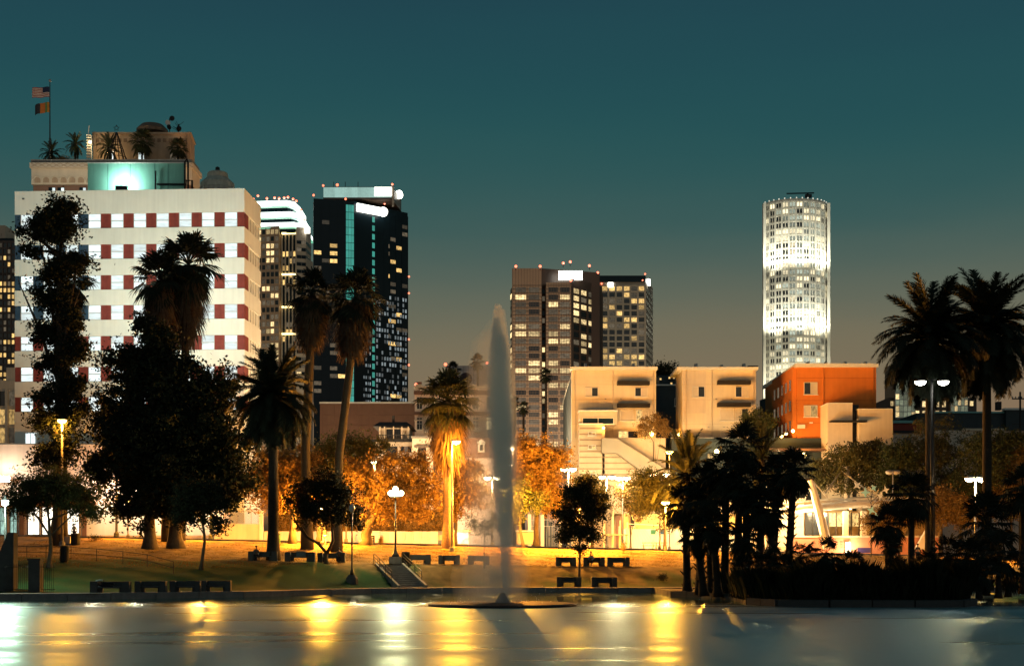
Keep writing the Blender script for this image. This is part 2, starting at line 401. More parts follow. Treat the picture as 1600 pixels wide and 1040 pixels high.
# walk along the water and the kerb blocks that edge it
strip('lakeside_walk', list(np.linspace(-70, 70, 71)), lambda x: yb(x) + .45, lambda x: yb(x) + 2.7, lambda x: .426, CONC)
kr = tag(bpy.data.objects.new('lake_kerb', None), kind='structure'); COL.objects.link(kr)
x = -66.
while x < 66:
    x2 = x + 2.9 + R.uniform(-.2, .2)
    a, b = Vector((x, yb(x), 0)), Vector((x2 - .04, yb(x2 - .04), 0))
    dd = (b - a).normalized(); nn = Vector((-dd.y, dd.x, 0)) * .45; h = .44 + R.uniform(-.02, .025)
    MB().add([a + Vector((0, 0, -.6)), b + Vector((0, 0, -.6)), b + nn + Vector((0, 0, -.6)), a + nn + Vector((0, 0, -.6)),
              a + Vector((0, -.03, h)), b + Vector((0, -.03, h)), b + nn + Vector((0, 0, h)), a + nn + Vector((0, 0, h))],
             [(3, 2, 1, 0), (4, 5, 6, 7), (0, 1, 5, 4), (1, 2, 6, 5), (2, 3, 7, 6), (3, 0, 4, 7)]).obj('kerb_block', CONC, kr)
    x = x2

# planted peninsula on the right
ISL = [(12.2, 122), (12.3, 108.5), (14.2, 105.5), (15.6, 99), (15.0, 90), (16.2, 86.6), (19, 85.2), (24, 84.9), (27, 85.4), (28.6, 88), (29.2, 96), (31.5, 104), (33, 113), (33.5, 122)]
DIRT = M('dark_planting_soil', (.035, .028, .018), .95, .3, 1, .6, 12)
MB().prism(ISL, -.6, .36).obj('peninsula', DIRT)
bpy.data.objects['peninsula']['kind'] = 'structure'
kr2 = tag(bpy.data.objects.new('peninsula_kerb', None), kind='structure'); COL.objects.link(kr2)
for (ax, ay), (bx_, by_) in zip(ISL[:-1], ISL[1:]):
    a, b = Vector((ax, ay)), Vector((bx_, by_)); L = (b - a).length; k = max(1, round(L / 2.2))
    for i in range(k):
        p0, p1 = a.lerp(b, i / k + .01), a.lerp(b, (i + 1) / k - .005)
        d = (p1 - p0).normalized(); nn = Vector((-d.y, d.x)) * .2
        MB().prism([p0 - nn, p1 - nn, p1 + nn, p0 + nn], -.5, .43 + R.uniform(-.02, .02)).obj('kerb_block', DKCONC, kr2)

# ================================================================== BUILDINGS
class Bld:
    """a building on a front plane Y metres away; sizes are read off in photo pixels at that distance"""
    def __init__(s, name, label, cat, px, Y, group=None, rz=0):
        s.Y = Y; s.x0 = PX(px, Y); s.zb = zs(s.x0) - .05
        s.root = empty(name, (s.x0, Y, s.zb), label, cat, group, rz)
    def lx(s, px, d=0): return PX(px, s.Y + d) - s.x0
    def lz(s, py, d=0): return PZ(py, s.Y + d) - s.zb
    def put(s, name, me, loc, par=None, rz=0):
        par = par or s.root
        if par is not s.root: loc = Vector(loc) - par.location
        return link(name, me, par, loc, rz)
    def box(s, name, px0, py0, px1, py1, d0, d1, mat, par=None):
        xa, xb = s.lx(px0, d0), s.lx(px1, d0); zt_ = s.lz(py0, d0); z0 = s.lz(py1, d0) if py1 is not None else -.3
        return s.put(name, boxmesh(name, xb - xa, d1 - d0, zt_ - z0, mat), (xa, d0, z0), par)
    def prism(s, name, pts, py0, py1, mat, par=None, dtop=0):
        """pts: (photo px, depth) corners of the plan"""
        zt_ = s.lz(py0, dtop); z0 = s.lz(py1, dtop) if py1 is not None else -.3
        o = MB().prism([(s.lx(a, d), d) for a, d in pts], z0, zt_).obj(name, mat, s.root)
        if par: o.parent = par; o.location = -par.location
        return o
    def win(s, px0, py0, px1, py1, d, pane, fr=FRAME, nc=2, nr=1, sill=True, bar=.05, name='window'):
        xa, xb, z1, z0 = s.lx(px0, d), s.lx(px1, d), s.lz(py0, d), s.lz(py1, d)
        w, h = xb - xa, z1 - z0
        key = ('win', round(w, 2), round(h, 2), nc, nr, fr.name, bar, sill)
        if key not in BOXC:
            m = MB(); b = bar; D = .14
            m.box(0, 0, 0, b, D, h).box(w - b, 0, 0, w, D, h).box(b, 0, 0, w - b, D, b).box(b, 0, h - b, w - b, D, h)
            for i in range(1, nc): m.box(w * i / nc - b / 2, .01, b, w * i / nc + b / 2, D, h - b)
            for i in range(1, nr): m.box(b, .02, h * i / nr - b / 2, w - b, D, h * i / nr + b / 2)
            if sill: m.box(-.08, -.1, -.09, w + .08, D, -.002)
            BOXC[key] = m.mesh('window_frame', fr)
        o = s.put(name, BOXC[key], (xa, d - .1, z0))
        for i in range(nc):
            for j in range(nr):
                pm = pane[(i + j) % len(pane)] if isinstance(pane, (list, tuple)) else pane
                pw, ph = w / nc - bar * 1.1, h / nr - bar * 1.1
                link('pane', boxmesh('pane', pw, .03, ph, pm), o, (w * i / nc + bar * .55, .075, h * j / nr + bar * .55))
        return o
    def grid(s, P0, P1, z0, z1, nc, nr, wf, hf, pick, proud=.05, pier=None, span=None, pd=.3, name='window', pierw=None, par=None):
        """windows, piers and spandrels on the wall that runs from P0 to P1 (local x, y)"""
        a, b = Vector(P0), Vector(P1); L = (b - a).length; u = (b - a) / L; nn = Vector((u.y, -u.x)); ang = math.atan2(u.y, u.x)
        cw, chh = L / nc, (z1 - z0) / nr
        for i in range(nc):
            for j in range(nr):
                m = pick(i, j)
                if m is None: continue
                q = a + u * (cw * (i + .5) - cw * wf / 2) + nn * proud
                s.put(name, boxmesh(name, cw * wf, .3, chh * hf, m), (q.x, q.y, z0 + chh * (j + .5) - chh * hf / 2), par, ang)
        if pier:
            pw = pierw or cw * (1 - wf) * .9
            for i in range(nc + 1):
                q = a + u * (cw * i - pw / 2) + nn * pd
                s.put('pier', boxmesh('pier', pw, .3 + pd, z1 - z0, pier), (q.x, q.y, z0), par, ang)
        if span:
            sh = chh * (1 - hf) * .9
            for j in range(nr + 1):
                q = a + nn * (pd * .7)
                s.put('spandrel', boxmesh('spandrel', L, .3 + pd * .7, sh, span), (q.x, q.y, z0 + chh * j - sh / 2), par, ang)
    def beacon(s, px, py, d=0, r=.5, mast=None):
        r *= .75
        o = MB().ball((0, 0, 0), r, 8, 5).obj('beacon', BEACON, s.root, (s.lx(px, d), d, s.lz(py, d)))
        if mast:
            MB().tube([(0, 0, -mast), (0, 0, 0)], .12, 5).obj('mast', METAL, o)
        return o

def chooser(pl, pd=.5, lit=None, dim=None, dark=None, seed=1):
    rr_ = random.Random(seed); lit, dim, dark = lit or LITW, dim or DIMW, dark or GLASS
    rows = {}
    def f(i, j):
        if j not in rows: rows[j] = rr_.choice([.35, .7, 1, 1.25, 1.7])
        t = rr_.random()
        return lit if t < pl * rows[j] else (dim if t < pl * rows[j] + pd else dark)
    return f

# ---------- white office block with red and blue window bands
B = Bld('office_building', 'white office block with red and blue panels between rows of lit windows', 'building', 23, 176.4, rz=math.radians(-3))
WW, WD = 28.8, 9.0
def bx(px): return WW * (px - 23) / (381 - 23)
def bz(py): return PZ(py, 175.8) - B.zb
rowsY = [345, 393, 441, 488, 536, 584, 631]
core = MB().box(.2, .2, -.3, WW - .2, WD, bz(299)).obj('wall', WHITE, B.root)
edges = [bz(299)] + [bz(y - 11.5) for y in rowsY]; bots = [bz(y + 11.5) for y in rowsY] + [None]
def band(name, z0, z1):
    MB().prism([(0, 0), (WW, 0), (WW, WD - .1), (0, WD - .1)], z0, z1).obj(name, WHITE, B.root)
band('parapet_band', edges[1], edges[0] + .15)
for i in range(len(rowsY) - 1): band('wall_band', edges[i + 2], bots[i])
band('wall_band', bz(660), bots[-2]); band('base_band', -.3, bz(661))
FRAMEC = M('pale_metal_frame', (.5, .52, .5), .5, .05, 2)
for r_, yy in enumerate(rowsY):
    z0, z1 = bz(yy + 11.5), bz(yy - 11.5)
    cs = [42 + 35.35 * k for k in range(10)]
    for k, c in enumerate(cs):
        x0_, x1_ = bx(c - 9.8), bx(c + 9.8)
        key = 'offwin'
        if key not in BOXC:
            w, h = x1_ - x0_, z1 - z0 - .02; b = .06
            BOXC[key] = MB().box(0, 0, 0, b, .12, h).box(w - b, 0, 0, w, .12, h).box(b, 0, 0, w - b, .12, b).box(b, 0, h - b, w - b, .12, h).box(b, .02, h * .5 - .05, w - b, .12, h * .5 + .05).mesh('window', FRAMEC)
            BOXC['dims'] = (w, h)
        w, h = BOXC['dims']
        o = link('window', BOXC[key], B.root, (x0_, .06, z0 + .01))
        for q in (0, 1): link('pane', boxmesh('pane', w - .12, .04, h / 2 - .12, LITC), o, (.06, .06, .06 + q * (h / 2)))
        nxt = cs[k + 1] - 9.8 if k + 1 < 10 else 381
        pm = BLUE if (c < 130 and r_ < 4) else RED
        link('panel', boxmesh('panel', bx(nxt) - x1_ - .01, .12, z1 - z0 - .02, pm), B.root, (x1_ + .005, .09, z0 + .01))
    link('panel', boxmesh('panel', bx(32) - .02, .12, z1 - z0 - .02, BLUE if r_ < 4 else RED), B.root, (.01, .09, z0 + .01))
    # the bands turn the corner: ribbed red panels on the end wall, slit windows behind
    for k in range(4): link('panel', boxmesh('panel', .12, .5, z1 - z0 - .02, RED), B.root, (WW - .17, .15 + k * .56, z0 + .01))
    for k in range(4): link('slit_window', boxmesh('slit_window', .03, .12, 1.5, CONC), B.root, (WW - .02, 3.2 + k * 1.4, z0 + .1))
B.win(40, 676, 57, 694, -.1, LITC, FRAMEC, 2, 1)
MB().box(0, 0, 0, .25, .25, .12).obj('wall_vent', BLACK, B.root, (bx(35), -.08, bz(310)))
# things on its roof
zr = bz(299) + B.zb
def roofY(d): return 176.4 - 1.2 + d
T = Bld('rooftop_screen', 'teal painted screen wall on the white office roof behind a floodlight', 'wall', 137, 179.5)
T.zb = zr; T.root.location.z = zr; T.x0 = PX(137, 179.5)
T.box('wall', 137, 255, 289, 297, 0, .4, TEALWALL)
T.box('coping', 136, 253.6, 290, 255.1, -.06, .46, ROOFTRIM)
for a in (168, 203, 241, 262): T.box('panel_joint', a, 256, a + .8, 297, -.03, .0, M('teal_joint', (.12, .34, .3), .7))
pip = MB(); zz = T.lz
pip.tube([(T.lx(244), -.3, .02), (T.lx(244), -.3, zz(268))], .1, 6).tube([(T.lx(246), -.3, zz(289)), (T.lx(292), -.3, zz(289)), (T.lx(292), -.3, zz(283)), (T.lx(301), -.3, zz(283)), (T.lx(301), -.3, .02)], .13, 6)
pip.tube([(T.lx(290), -.4, .02), (T.lx(290), -.4, zz(254)), (T.lx(293), -.4, zz(250)), (T.lx(295), -.4, zz(256)), (T.lx(295), -.4, .02)], .12, 6)
tag(pip.obj('roof_pipes', BLACK, None, T.root.location.copy()), 'dark pipe run beside the teal rooftop screen wall', 'pipes')
fl = empty('rooftop_floodlight', (PX(190, 177.6), 177.6, zr), 'bright floodlight on the white office roof against the teal wall', 'floodlight')
MB().box(-.06, -.06, 0, .06, .06, .5).box(-.7, -.05, .45, .7, .05, .55).obj('bracket', METAL, fl)
MB().box(-.75, -.15, .55, .75, .18, 1.15).obj('housing', METAL, fl)
MB().box(-.7, .181, .6, .7, .2, 1.1).obj('lens', E('roof_flood_lens', (.9, 1, .85), 18, False), fl)
lamp('floodlight_lamp', 'SPOT', fl, (0, .1, 1.3), 1900, (.85, 1, .9), .5, aim(0, 1, .22), 165, .9)
ct = empty('cooling_tower', (PX(340, 181), 181, zr), 'round domed cooling tank at the end of the white office roof', 'cooling tower'); ct.scale = (1, 1, 1.38)
rr0 = 28 * 181 / F
MB().lathe([(rr0, .02), (rr0, 1.15), (rr0 * .94, 1.2)], 22).obj('tank', M('verdigris_metal', (.5, .5, .4), .6, .3, 1.5, streak=.3), ct, smooth=False)
MB().lathe([(rr0 * .97, 1.2), (rr0 * .92, 1.7), (rr0 * .6, 2.2), (rr0 * .56, 2.6), (rr0 * .5, 2.7), (.2, 2.9)], 22).obj('dome', MATS['verdigris_metal'], ct)
MB().lathe([(.28, 2.85), (.28, 3.15), (.05, 3.25)], 10).obj('vent_cap', BLACK, ct)
for k in range(22):
    q = 2 * math.pi * (k + .5) / 22
    MB().box(-.05, -.04, 0, .05, .04, 1.1).obj('rib', GREYMETAL, ct, (rr0 * math.cos(q), rr0 * math.sin(q), .05), q + math.pi / 2)

# ---------- ornate older building behind it
O = Bld('ornate_building', 'old cream hotel with arched frieze, cornice and brown brick penthouse', 'building', 48, 200)
O.box('wall', 52, 290, 300, None, 0, 5, BROWN)
O.box('frieze', 49, 262, 300, 288, -.25, 4.8, CREAM2)
O.box('cornice', 46, 254, 301, 261.8, -.8, 5.2, CREAM2)
O.box('parapet', 48, 249, 300, 254, -.1, 4.6, CONC)
for k in range(14):   # arched niches
    cx = O.lx(58.5 + k * 13.6, -.3); z0 = O.lz(285.5, -.3); m = MB(); q = [(-.42, 0), (.42, 0)]
    q += [(.42 * math.cos(a), .35 + .42 * math.sin(a)) for a in np.linspace(0, math.pi, 8)]
    m.add([(x_, 0, z_) for x_, z_ in q] + [(x_, -.06, z_) for x_, z_ in q], [tuple(range(10)), tuple(range(10, 20))[::-1]] + [(i, (i + 1) % 10, 10 + (i + 1) % 10, 10 + i) for i in range(10)])
    m.obj('niche', TAN, O.root, (cx, -.26, z0))
    h = MB().tube([(.6 * math.cos(a), 0, .35 + .6 * math.sin(a)) for a in np.linspace(0, math.pi, 9)], .06, 5); h.obj('niche_hood', CREAM2, O.root, (cx, -.3, z0))
for k in range(22):   # lattice on the cornice
    x_ = O.lx(48 + k * 11.5, -.85); w = O.lx(59.5) - O.lx(48); z0, z1 = O.lz(261, -.85), O.lz(254.8, -.85)
    MB().tube([(0, 0, z0), (w, 0, z1)], .04, 4).tube([(w, 0, z0), (0, 0, z1)], .04, 4).obj('lattice', TAN, O.root, (x_, -.82, 0))
for a in (76, 90, 124): O.win(a, 293, a + 11, 303, -.05, [DKGLASS, LITC], BLACK, 2, 1)
O.prism('penthouse', [(146, 7), (297, 7), (304, 12), (146, 12)], 210, 252, TAN, dtop=7)
O.prism('penthouse_cap', [(144, 6.7), (299, 6.7), (306, 12.2), (144, 12.2)], 207.5, 210.5, TAN, dtop=7)
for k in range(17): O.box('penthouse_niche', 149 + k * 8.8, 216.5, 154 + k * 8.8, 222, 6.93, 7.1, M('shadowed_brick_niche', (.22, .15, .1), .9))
for a in (168, 216, 266): O.win(a, 236, a + 10, 250, 6.95, LITC if a != 266 else DIMW, FRAME, 2, 1)
for a in (145, 292.5):
    O.box('corner_pier', a, 206, a + 5, 252, 6.75, 7.2, TAN)
lad = MB(); xa, xb = O.lx(136, 5), O.lx(143, 5)
for i in range(9):
    z_ = O.lz(246 - i * 4.2, 5); lad.box(xa, 4.6, z_, xb, 5.4, z_ + .08)
lad.tube([(xa, 5, O.lz(250, 5)), (xa + .2, 5, O.lz(206, 5)), (xa + .3, 5, O.lz(196, 5))], .07, 5).tube([(xb, 5, O.lz(250, 5)), (xb, 5, O.lz(212, 5))], .06, 5)
lad.obj('stair_tower', WHITEMETAL, O.root)
MB().ball((0, 0, 0), .18, 8, 5).obj('stair_lamp', E('stair_lamp_bulb', (1, .75, .35), 25, False), O.root, (O.lx(141, 4.3), 4.3, O.lz(222, 4.3)))
lamp('stair_lamp_light', 'POINT', O.root, (O.lx(141, 3.8), 3.8, O.lz(226, 4.3)), 120, WARM, .2)
MB().ball((0, 0, 0), .18, 8, 5).obj('terrace_lamp', E('stair_lamp_bulb', (1, .75, .35), 25, False), O.root, (O.lx(170, 5.5), 5.5, O.lz(238, 5.5)))
lamp('terrace_lamp_light', 'POINT', O.root, (O.lx(170, 5.2), 5.2, O.lz(239, 5.3)), 130, WARM, .2)
MB().lathe([(2.3, 0), (2.3, .5), (1.6, 1.2), (.3, 1.35)], 16).obj('roof_tank', M('brown_tank_metal', (.16, .11, .07), .5, .2, 2), O.root, (O.lx(238, 9.5), 9.5, O.lz(208.5, 9.5)))
O.box('tank_enclosure', 216, 197, 219, 209, 9.6, 10, BLACK)
ORZ = O.zb + O.lz(251)
for a in (62, 112):  # uplights put in, out of view, to brighten the hotel frieze
    f_ = empty('added_uplight', (PX(a, 184.5), 184.5, zr), 'added unseen roof uplight facing the hotel frieze below the %s' % ('flagpole' if a == 62 else 'lone roof palm'), 'floodlight')
    MB().box(-.2, -.15, 0, .2, .15, .3).obj('housing', METAL, f_); MB().box(-.17, -.12, .301, .17, .12, .33).obj('lens', COOLLENS, f_)
    lamp('added_uplight_lamp', 'SPOT', f_, (0, .3, .6), 2600, (1, .9, .7), .3, aim(0, 14, 3.2), 150, 1)

# rooftop flagpole, flags, antennas, wire tree
fp = empty('flagpole', (PX(78, 200.5), 200.5, ORZ), 'tall thin flagpole on the old cream hotel roof', 'flagpole')
MB().tube([(0, 0, 0), (0, 0, PZ(127, 200.5) - ORZ)], [.11, .06], 8).obj('pole', METAL, fp)
MB().ball((0, 0, PZ(126, 200.5) - ORZ), .2, 8, 6).obj('finial', GREYMETAL, fp)
def cloth(u0, u1, v0, v1, w, h, amp, ph, droop):
    """a strip of a flag flying to the left of its pole"""
    m = MB(); n_ = 14
    for i in range(n_ + 1):
        u = u0 + (u1 - u0) * i / n_
        for v in (v0, v1):
            m.v.append((-w * u, amp * u * math.sin(5 * u + ph), h * v - droop * u * u + .04 * math.sin(9 * u)))
    m.f = [(2 * i, 2 * i + 2, 2 * i + 3, 2 * i + 1) for i in range(n_)]
    return m
FW, FB, FR = M('flag_white', (.6, .5, .42), .8), M('flag_blue', (.02, .03, .07), .8), M('flag_red', (.32, .06, .05), .8)
fg = empty('flag', (PX(77.4, 200.5), 200.4, PZ(152, 200.5)), 'red and white striped flag with a blue canton flying from the roof pole', 'flag')
fw, fh = 26 * .09, 16 * .09
for k in range(13):
    u0 = .42 if k >= 6 else 0
    cloth(u0, 1, k / 13, (k + 1) / 13, fw, fh, .25, 0, .25).obj('stripe', FR if k % 2 == 0 else FW, fg)
cloth(0, .42, 6 / 13, 1, fw, fh, .25, 0, .25).obj('canton', FB, fg)
fg2 = empty('flag', (PX(77.4, 200.5), 200.4, PZ(176, 200.5)), 'orange, green and dark flag flying below the striped one', 'flag')
for u0, u1, mt in ((0, .16, M('flag_gold', (.5, .22, .03), .8)), (.16, .3, M('flag_green', (.1, .2, .07), .8)), (.3, .62, M('flag_orange', (.45, .14, .03), .8)), (.62, 1, M('flag_dark', (.03, .03, .035), .8))):
    cloth(u0, u1, 0, 1, 22 * .09, 16 * .09, .3, 1, .5).obj('flag_band', mt, fg2)
wt = empty('wire_tree', (PX(182, 203), 203, ORZ), 'dark wire cone tree frame topped by a star on the roof', 'decoration')
hh = PZ(207, 203) - ORZ
for k in range(12):
    q = 2 * math.pi * k / 12
    MB().tube([(1.75 * math.cos(q), 1.75 * math.sin(q), 0), (.1 * math.cos(q), .1 * math.sin(q), hh)], .045, 4).obj('wire', METAL, wt)
for z_ in (.25, .5, .75):
    rr1 = 1.75 * (1 - z_) + .1
    MB().tube([(rr1 * math.cos(a), rr1 * math.sin(a), hh * z_) for a in np.linspace(0, 6.283, 17)], .035, 4).obj('hoop', METAL, wt)
st_ = [(.45 * (1 if k % 2 == 0 else .42) * math.sin(math.pi * k / 5), .45 * (1 if k % 2 == 0 else .42) * math.cos(math.pi * k / 5)) for k in range(10)]
MB().tube([(a, 0, hh + .6 + b) for a, b in st_ + st_[:1]], .05, 4).obj('star', METAL, wt)
def antenna(px, py, lab, k):
    a = empty('antenna_mast', (PX(px, 212), 212, PZ(209, 212)), lab, 'antenna')
    h = (209 - py) * 212 / F
    MB().tube([(0, 0, -.3), (0, 0, h)], .07, 5).obj('mast', METAL, a)
    for i in range(k):
        q = i * 2.2; c = (.45 * math.cos(q), -.2, h * (.95 - .28 * i))
        MB().lathe([(.05, 0), (.36, .1), (.4, .18)], 10).obj('dish', WHITEMETAL if i % 2 else METAL, a, c).rotation_euler = (math.pi / 2, 0, q * .2)
antenna(265, 185, 'antenna mast with two pale dishes above the brick penthouse', 3)
an = empty('antenna_array', (PX(279, 212), 212, PZ(209, 212)), 'cluster of thin aerials at the penthouse corner', 'antenna')
MB().tube([(0, 0, -.3), (0, 0, 1.4)], .09, 5).obj('mast', METAL, an)
for k in range(7): MB().tube([(0, 0, .3 + .15 * k), (R.uniform(-1, 1), R.uniform(-.4, .4), .9 + .17 * k)], .03, 4).obj('aerial', METAL, an)
MB().ball((.1, -.2, .7), .4, 8, 6).obj('drum', BLACK, an)

# ---------- far left: dark tower, pale finned block, pinkish shop building
D = Bld('office_tower', 'dark glass tower with yellow lit windows beside the white office block', 'building', -60, 560)
D.box('wall', -70, 372, 25, None, 0, 25, DKGLASS)
D.box('roof_block', -40, 352, 8, 372, 4, 20, STONE)
D.grid((D.lx(-66), 0), (D.lx(24), 0), D.lz(600), D.lz(428), 14, 17, .62, .62, chooser(.42, .2, LITY, seed=4), .1, DKBRONZE, DKBRONZE, .4)
D.grid((D.lx(-66), 0), (D.lx(24), 0), D.lz(428), D.lz(378), 14, 5, .62, .62, chooser(.02, .2, LITY, seed=5), .1, DKBRONZE, DKBRONZE, .4)
D2 = Bld('finned_building', 'pale low office with tall vertical fins beside the white block', 'building', -60, 300)
D2.box('wall', -80, 594, 28, None, 0, 15, CREAM2); D2.box('roof_block', 10, 574, 28, 594, 2, 12, CREAM2)
D2.grid((D2.lx(-78), 0), (D2.lx(27), 0), D2.lz(694), D2.lz(608), 7, 3, .7, .8, chooser(.5, .4, LITY, seed=8), .05, CREAM2, None, .9)
S = Bld('shop_building', 'low pinkish stucco shop building with bright ground floor windows', 'building', -20, 171)
S.box('wall', -120, 694, 352, None, .3, 14, PINKWALL)
S.box('coping', -121, 692.4, 353, 694, .1, 14.2, CONC)
S.box('awning', -10, 783, 145, 788, -1.3, .3, M('rust_awning', (.3, .1, .04), .8))
SHOP = LIT('lit_shop_window', (1, .88, .68), 2.2, 4.5, .55, (2, 1, 3)); SHOPC = LIT('lit_cool_shop_window', (.6, 1, .85), .5, .9, .6, (3, 1, 3))
for a, b, m_ in ((-8, 11, SHOPC), (16, 27, SHOPC), (44, 62, SHOP), (66, 86, SHOP), (105, 124, SHOP)):
    S.win(a, 792, b, 835, .25, m_, DKFRAME, 2, 2)
S.box('dado', 127, 786, 350, 836, .2, .3, WHITE)
for a, w_ in ((150, 700), (215, 1300), (262, 1300), (318, 1300)):  # lamps added behind the trees to brighten the lower shop wall
    o = MB().box(-.25, -.6, -.1, .25, .2, .12).obj('added_wall_pack', METAL, S.root, (S.lx(a), -.1, S.lz(765))); MB().box(-.2, -.55, -.14, .2, -.1, -.101).obj('lens', WARMLENS, o)
    lamp('added_wall_pack_lamp', 'POINT', S.root, (S.lx(a), -1.3, S.lz(768)), w_, (1, .8, .58), .3)
for a in (30, 128): S.box('pilaster', a, 786, a + 7, 840, .05, .4, BROWN)
fl = empty('wall_floodlight', (PX(8, 170), 170, PZ(748, 170)), 'glaring floodlight fixed high on the pinkish shop wall', 'floodlight')
MB().box(-.1, .1, -.05, .1, 1.4, .05).obj('bracket', METAL, fl); MB().box(-.6, -.15, -.3, .6, .1, .35).obj('housing', METAL, fl)
MB().box(-.58, -.2, -.28, .58, -.151, .33).obj('lens', E('wall_flood_lens', (1, .9, .7), 160, False), fl)
lamp('wall_flood_lamp', 'POINT', fl, (0, -.7, .1), 1300, (1, .84, .62), .5)

def added_tower_flood(b, px, d, energy, col, tz):  # added floods, out of sight, standing in for city glow on the towers
    x_ = b.lx(px, d)
    o = MB().box(-.5, -.4, 0, .5, .4, 1.2).box(-.12, -.12, -8, .12, .12, 0).obj('unseen_flood', METAL, b.root, (x_, d, 8))
    lamp('unseen_flood_lamp', 'SPOT', b.root, (x_, d + .8, 9.6), energy, col, 1., aim(0, -d, tz), 130, 1)

# ---------- stepped tower with three lit rings
G = Bld('ringed_tower', 'tall tan tower crowned by three bright white rings', 'building', 436, 620)
G.prism('wall', [(380, 3), (436, 0), (440, 4), (440, 40), (380, 40)], 353, None, BRONZE)
G.prism('glass_shaft', [(440, 3), (463, 2), (466, 30), (440, 30)], 352, None, DKGLASS)
G.prism('stone_wing', [(463, .5), (478, 2), (486, 12), (486, 40), (463, 40)], 354, None, STONE)
G.prism('lower_wing', [(478, 1), (489, 10), (489, 40), (478, 40)], 402, None, STONE)
G.grid((G.lx(382, 3), 2.9), (G.lx(436), 0), G.lz(600), G.lz(356), 8, 22, .74, .62, chooser(.3, .42, LITW, seed=21), .1, BRONZE, None, .3)
G.grid((G.lx(441, 3), 3), (G.lx(463, 2), 2), G.lz(600), G.lz(356), 4, 22, .8, .7, chooser(.22, .1, LITY, dark=DKGLASS, seed=22), .1, STONE, None, .5, pierw=.55)
G.grid((G.lx(463.5, .5), .5), (G.lx(478, 2), 2), G.lz(600), G.lz(372), 2, 20, .94, .45, chooser(.1, .15, LITW, dark=DKGLASS, seed=23), .1)
G.grid((G.lx(478, 2), 1.9), (G.lx(486, 12), 12), G.lz(600), G.lz(372), 2, 20, .94, .45, chooser(.1, .15, LITW, dark=DKGLASS, seed=24), .1)
for yy in (363, 427, 478, 520): # lit ledges on the glass shaft
    G.box('lit_ledge', 440, yy, 462, yy + 2.2, 1.2, 3, E('warm_ledge_light', (1, .75, .3), 3, False))
RING = E('white_ring_light', (.85, 1, .92), 3.2, False); RINGG = E('green_ring_edge', (.2, .8, .5), .7, False)
for y0, y1, xr in ((313, 322, 463), (330.5, 339.5, 469), (347, 355, 474)):
    for nm, mt, a, b, e in (('lit_ring', RING, y0, y1, 0), ('ring_trim', RINGG, y1, y1 + 1.5, .4), ('crown_drum', DKGLASS, y1 + 1.5, y1 + 8, -.8)):
        pts = [(G.lx(388, 2) - e, 10), (G.lx(394, 1) - e, 2 - e), (G.lx(xr - 14, 1), 0 - e), (G.lx(xr - 4, 1) + e, 3 - e), (G.lx(xr, 1) + e, 12), (G.lx(xr, 1) + e, 30), (G.lx(388, 2) - e, 30)]
        MB().prism(pts, G.lz(b), G.lz(a)).obj(nm, mt, G.root)
for a, b in ((396, 311), (403, 306), (417, 310), (429, 309), (436, 310), (444, 309), (450, 308), (458, 311), (463, 314), (470, 328), (476, 344)): G.beacon(a, b, 1, .7)
for a in (410, 450): added_tower_flood(G, a, -50, 80000, (1, .8, .52), 80)
G.box('sign', 476, 355, 484, 364, .5, 1.2, SIGNLIT)

# ---------- dark glass tower with teal stripe
K = Bld('glass_tower', 'dark glass tower with a teal lit stripe and a glowing roof sign', 'building', 490, 520)
p0, p1, p2, p3 = (490, 0), (540, 3), (553, 4), (637, 22)
K.prism('wall', [p0, p1, p2, p3, (637, 50), (490, 50)], 310, None, DKGLASS)
zt1, zb1 = K.lz(316), K.lz(628)
P = lambda q: (K.lx(*q), q[1])
K.grid(P(p0), P(p1), zb1, zt1, 4, 26, .9, .5, chooser(.09, .14, LITY, DIMW, DKGLASS, 31), .05, DKGLASS, None, .15, pierw=.25)
K.grid(P((600, 14)), P(p3), zb1, zt1, 4, 26, .88, .5, chooser(.14, .2, LITY, DIMW, DKGLASS, 35), .05, DKGLASS, None, .15, pierw=.25)
K.grid(P(p1), P(p2), zb1, zt1, 3, 26, .9, .92, lambda i, j: LITTEAL, .15, name='teal_pane')
K.grid(P((581.5, 10)), P((585, 10.8)), zb1, K.lz(336, 10), 1, 22, 1, .62, lambda i, j: LITTEAL, .2, name='teal_pane')
K.grid(P((587, 11)), P((636, 21.8)), zb1, K.lz(460, 15), 12, 20, .5, .6, lambda i, j: DIMC if R.random() < .55 else None, .12, name='painted_glint_pane')  # glowing panes stand in for a lit tower mirrored in the glass
K.grid(P((567, 7)), P((580, 9.6)), zb1, K.lz(520, 10), 4, 12, .4, .5, lambda i, j: DIMC if R.random() < .5 else None, .12, name='painted_glint_pane')
K.prism('crown', [(505, 8), (613, 8), (627, 26), (627, 44), (505, 44)], 292, 312, DKBRONZE, dtop=8)
CROWN = LIT('lit_crown_panel', (.55, .9, .8), .5, .65, .15)
K.grid((K.lx(505.5, 8), 7.9), (K.lx(612, 8), 7.9), K.lz(308.5, 8), K.lz(293, 8), 12, 1, .985, 1, lambda i, j: CROWN, .2, name='crown_panel')
K.box('roof_sign', 585, 292.5, 612, 306, 7.3, 7.6, SIGNLIT)
K.box('crown_post', 612.5, 291, 615.5, 322, 7.5, 8.5, STONE)
sg = MB(); q0 = Vector((K.lx(557, 4.5), 4.2)); q1 = Vector((K.lx(597, 12), 11.6)); u_ = (q1 - q0)
nn_ = Vector((u_.y, -u_.x)).normalized() * .8
zz0, zz1 = K.lz(334, 8), K.lz(322, 8)
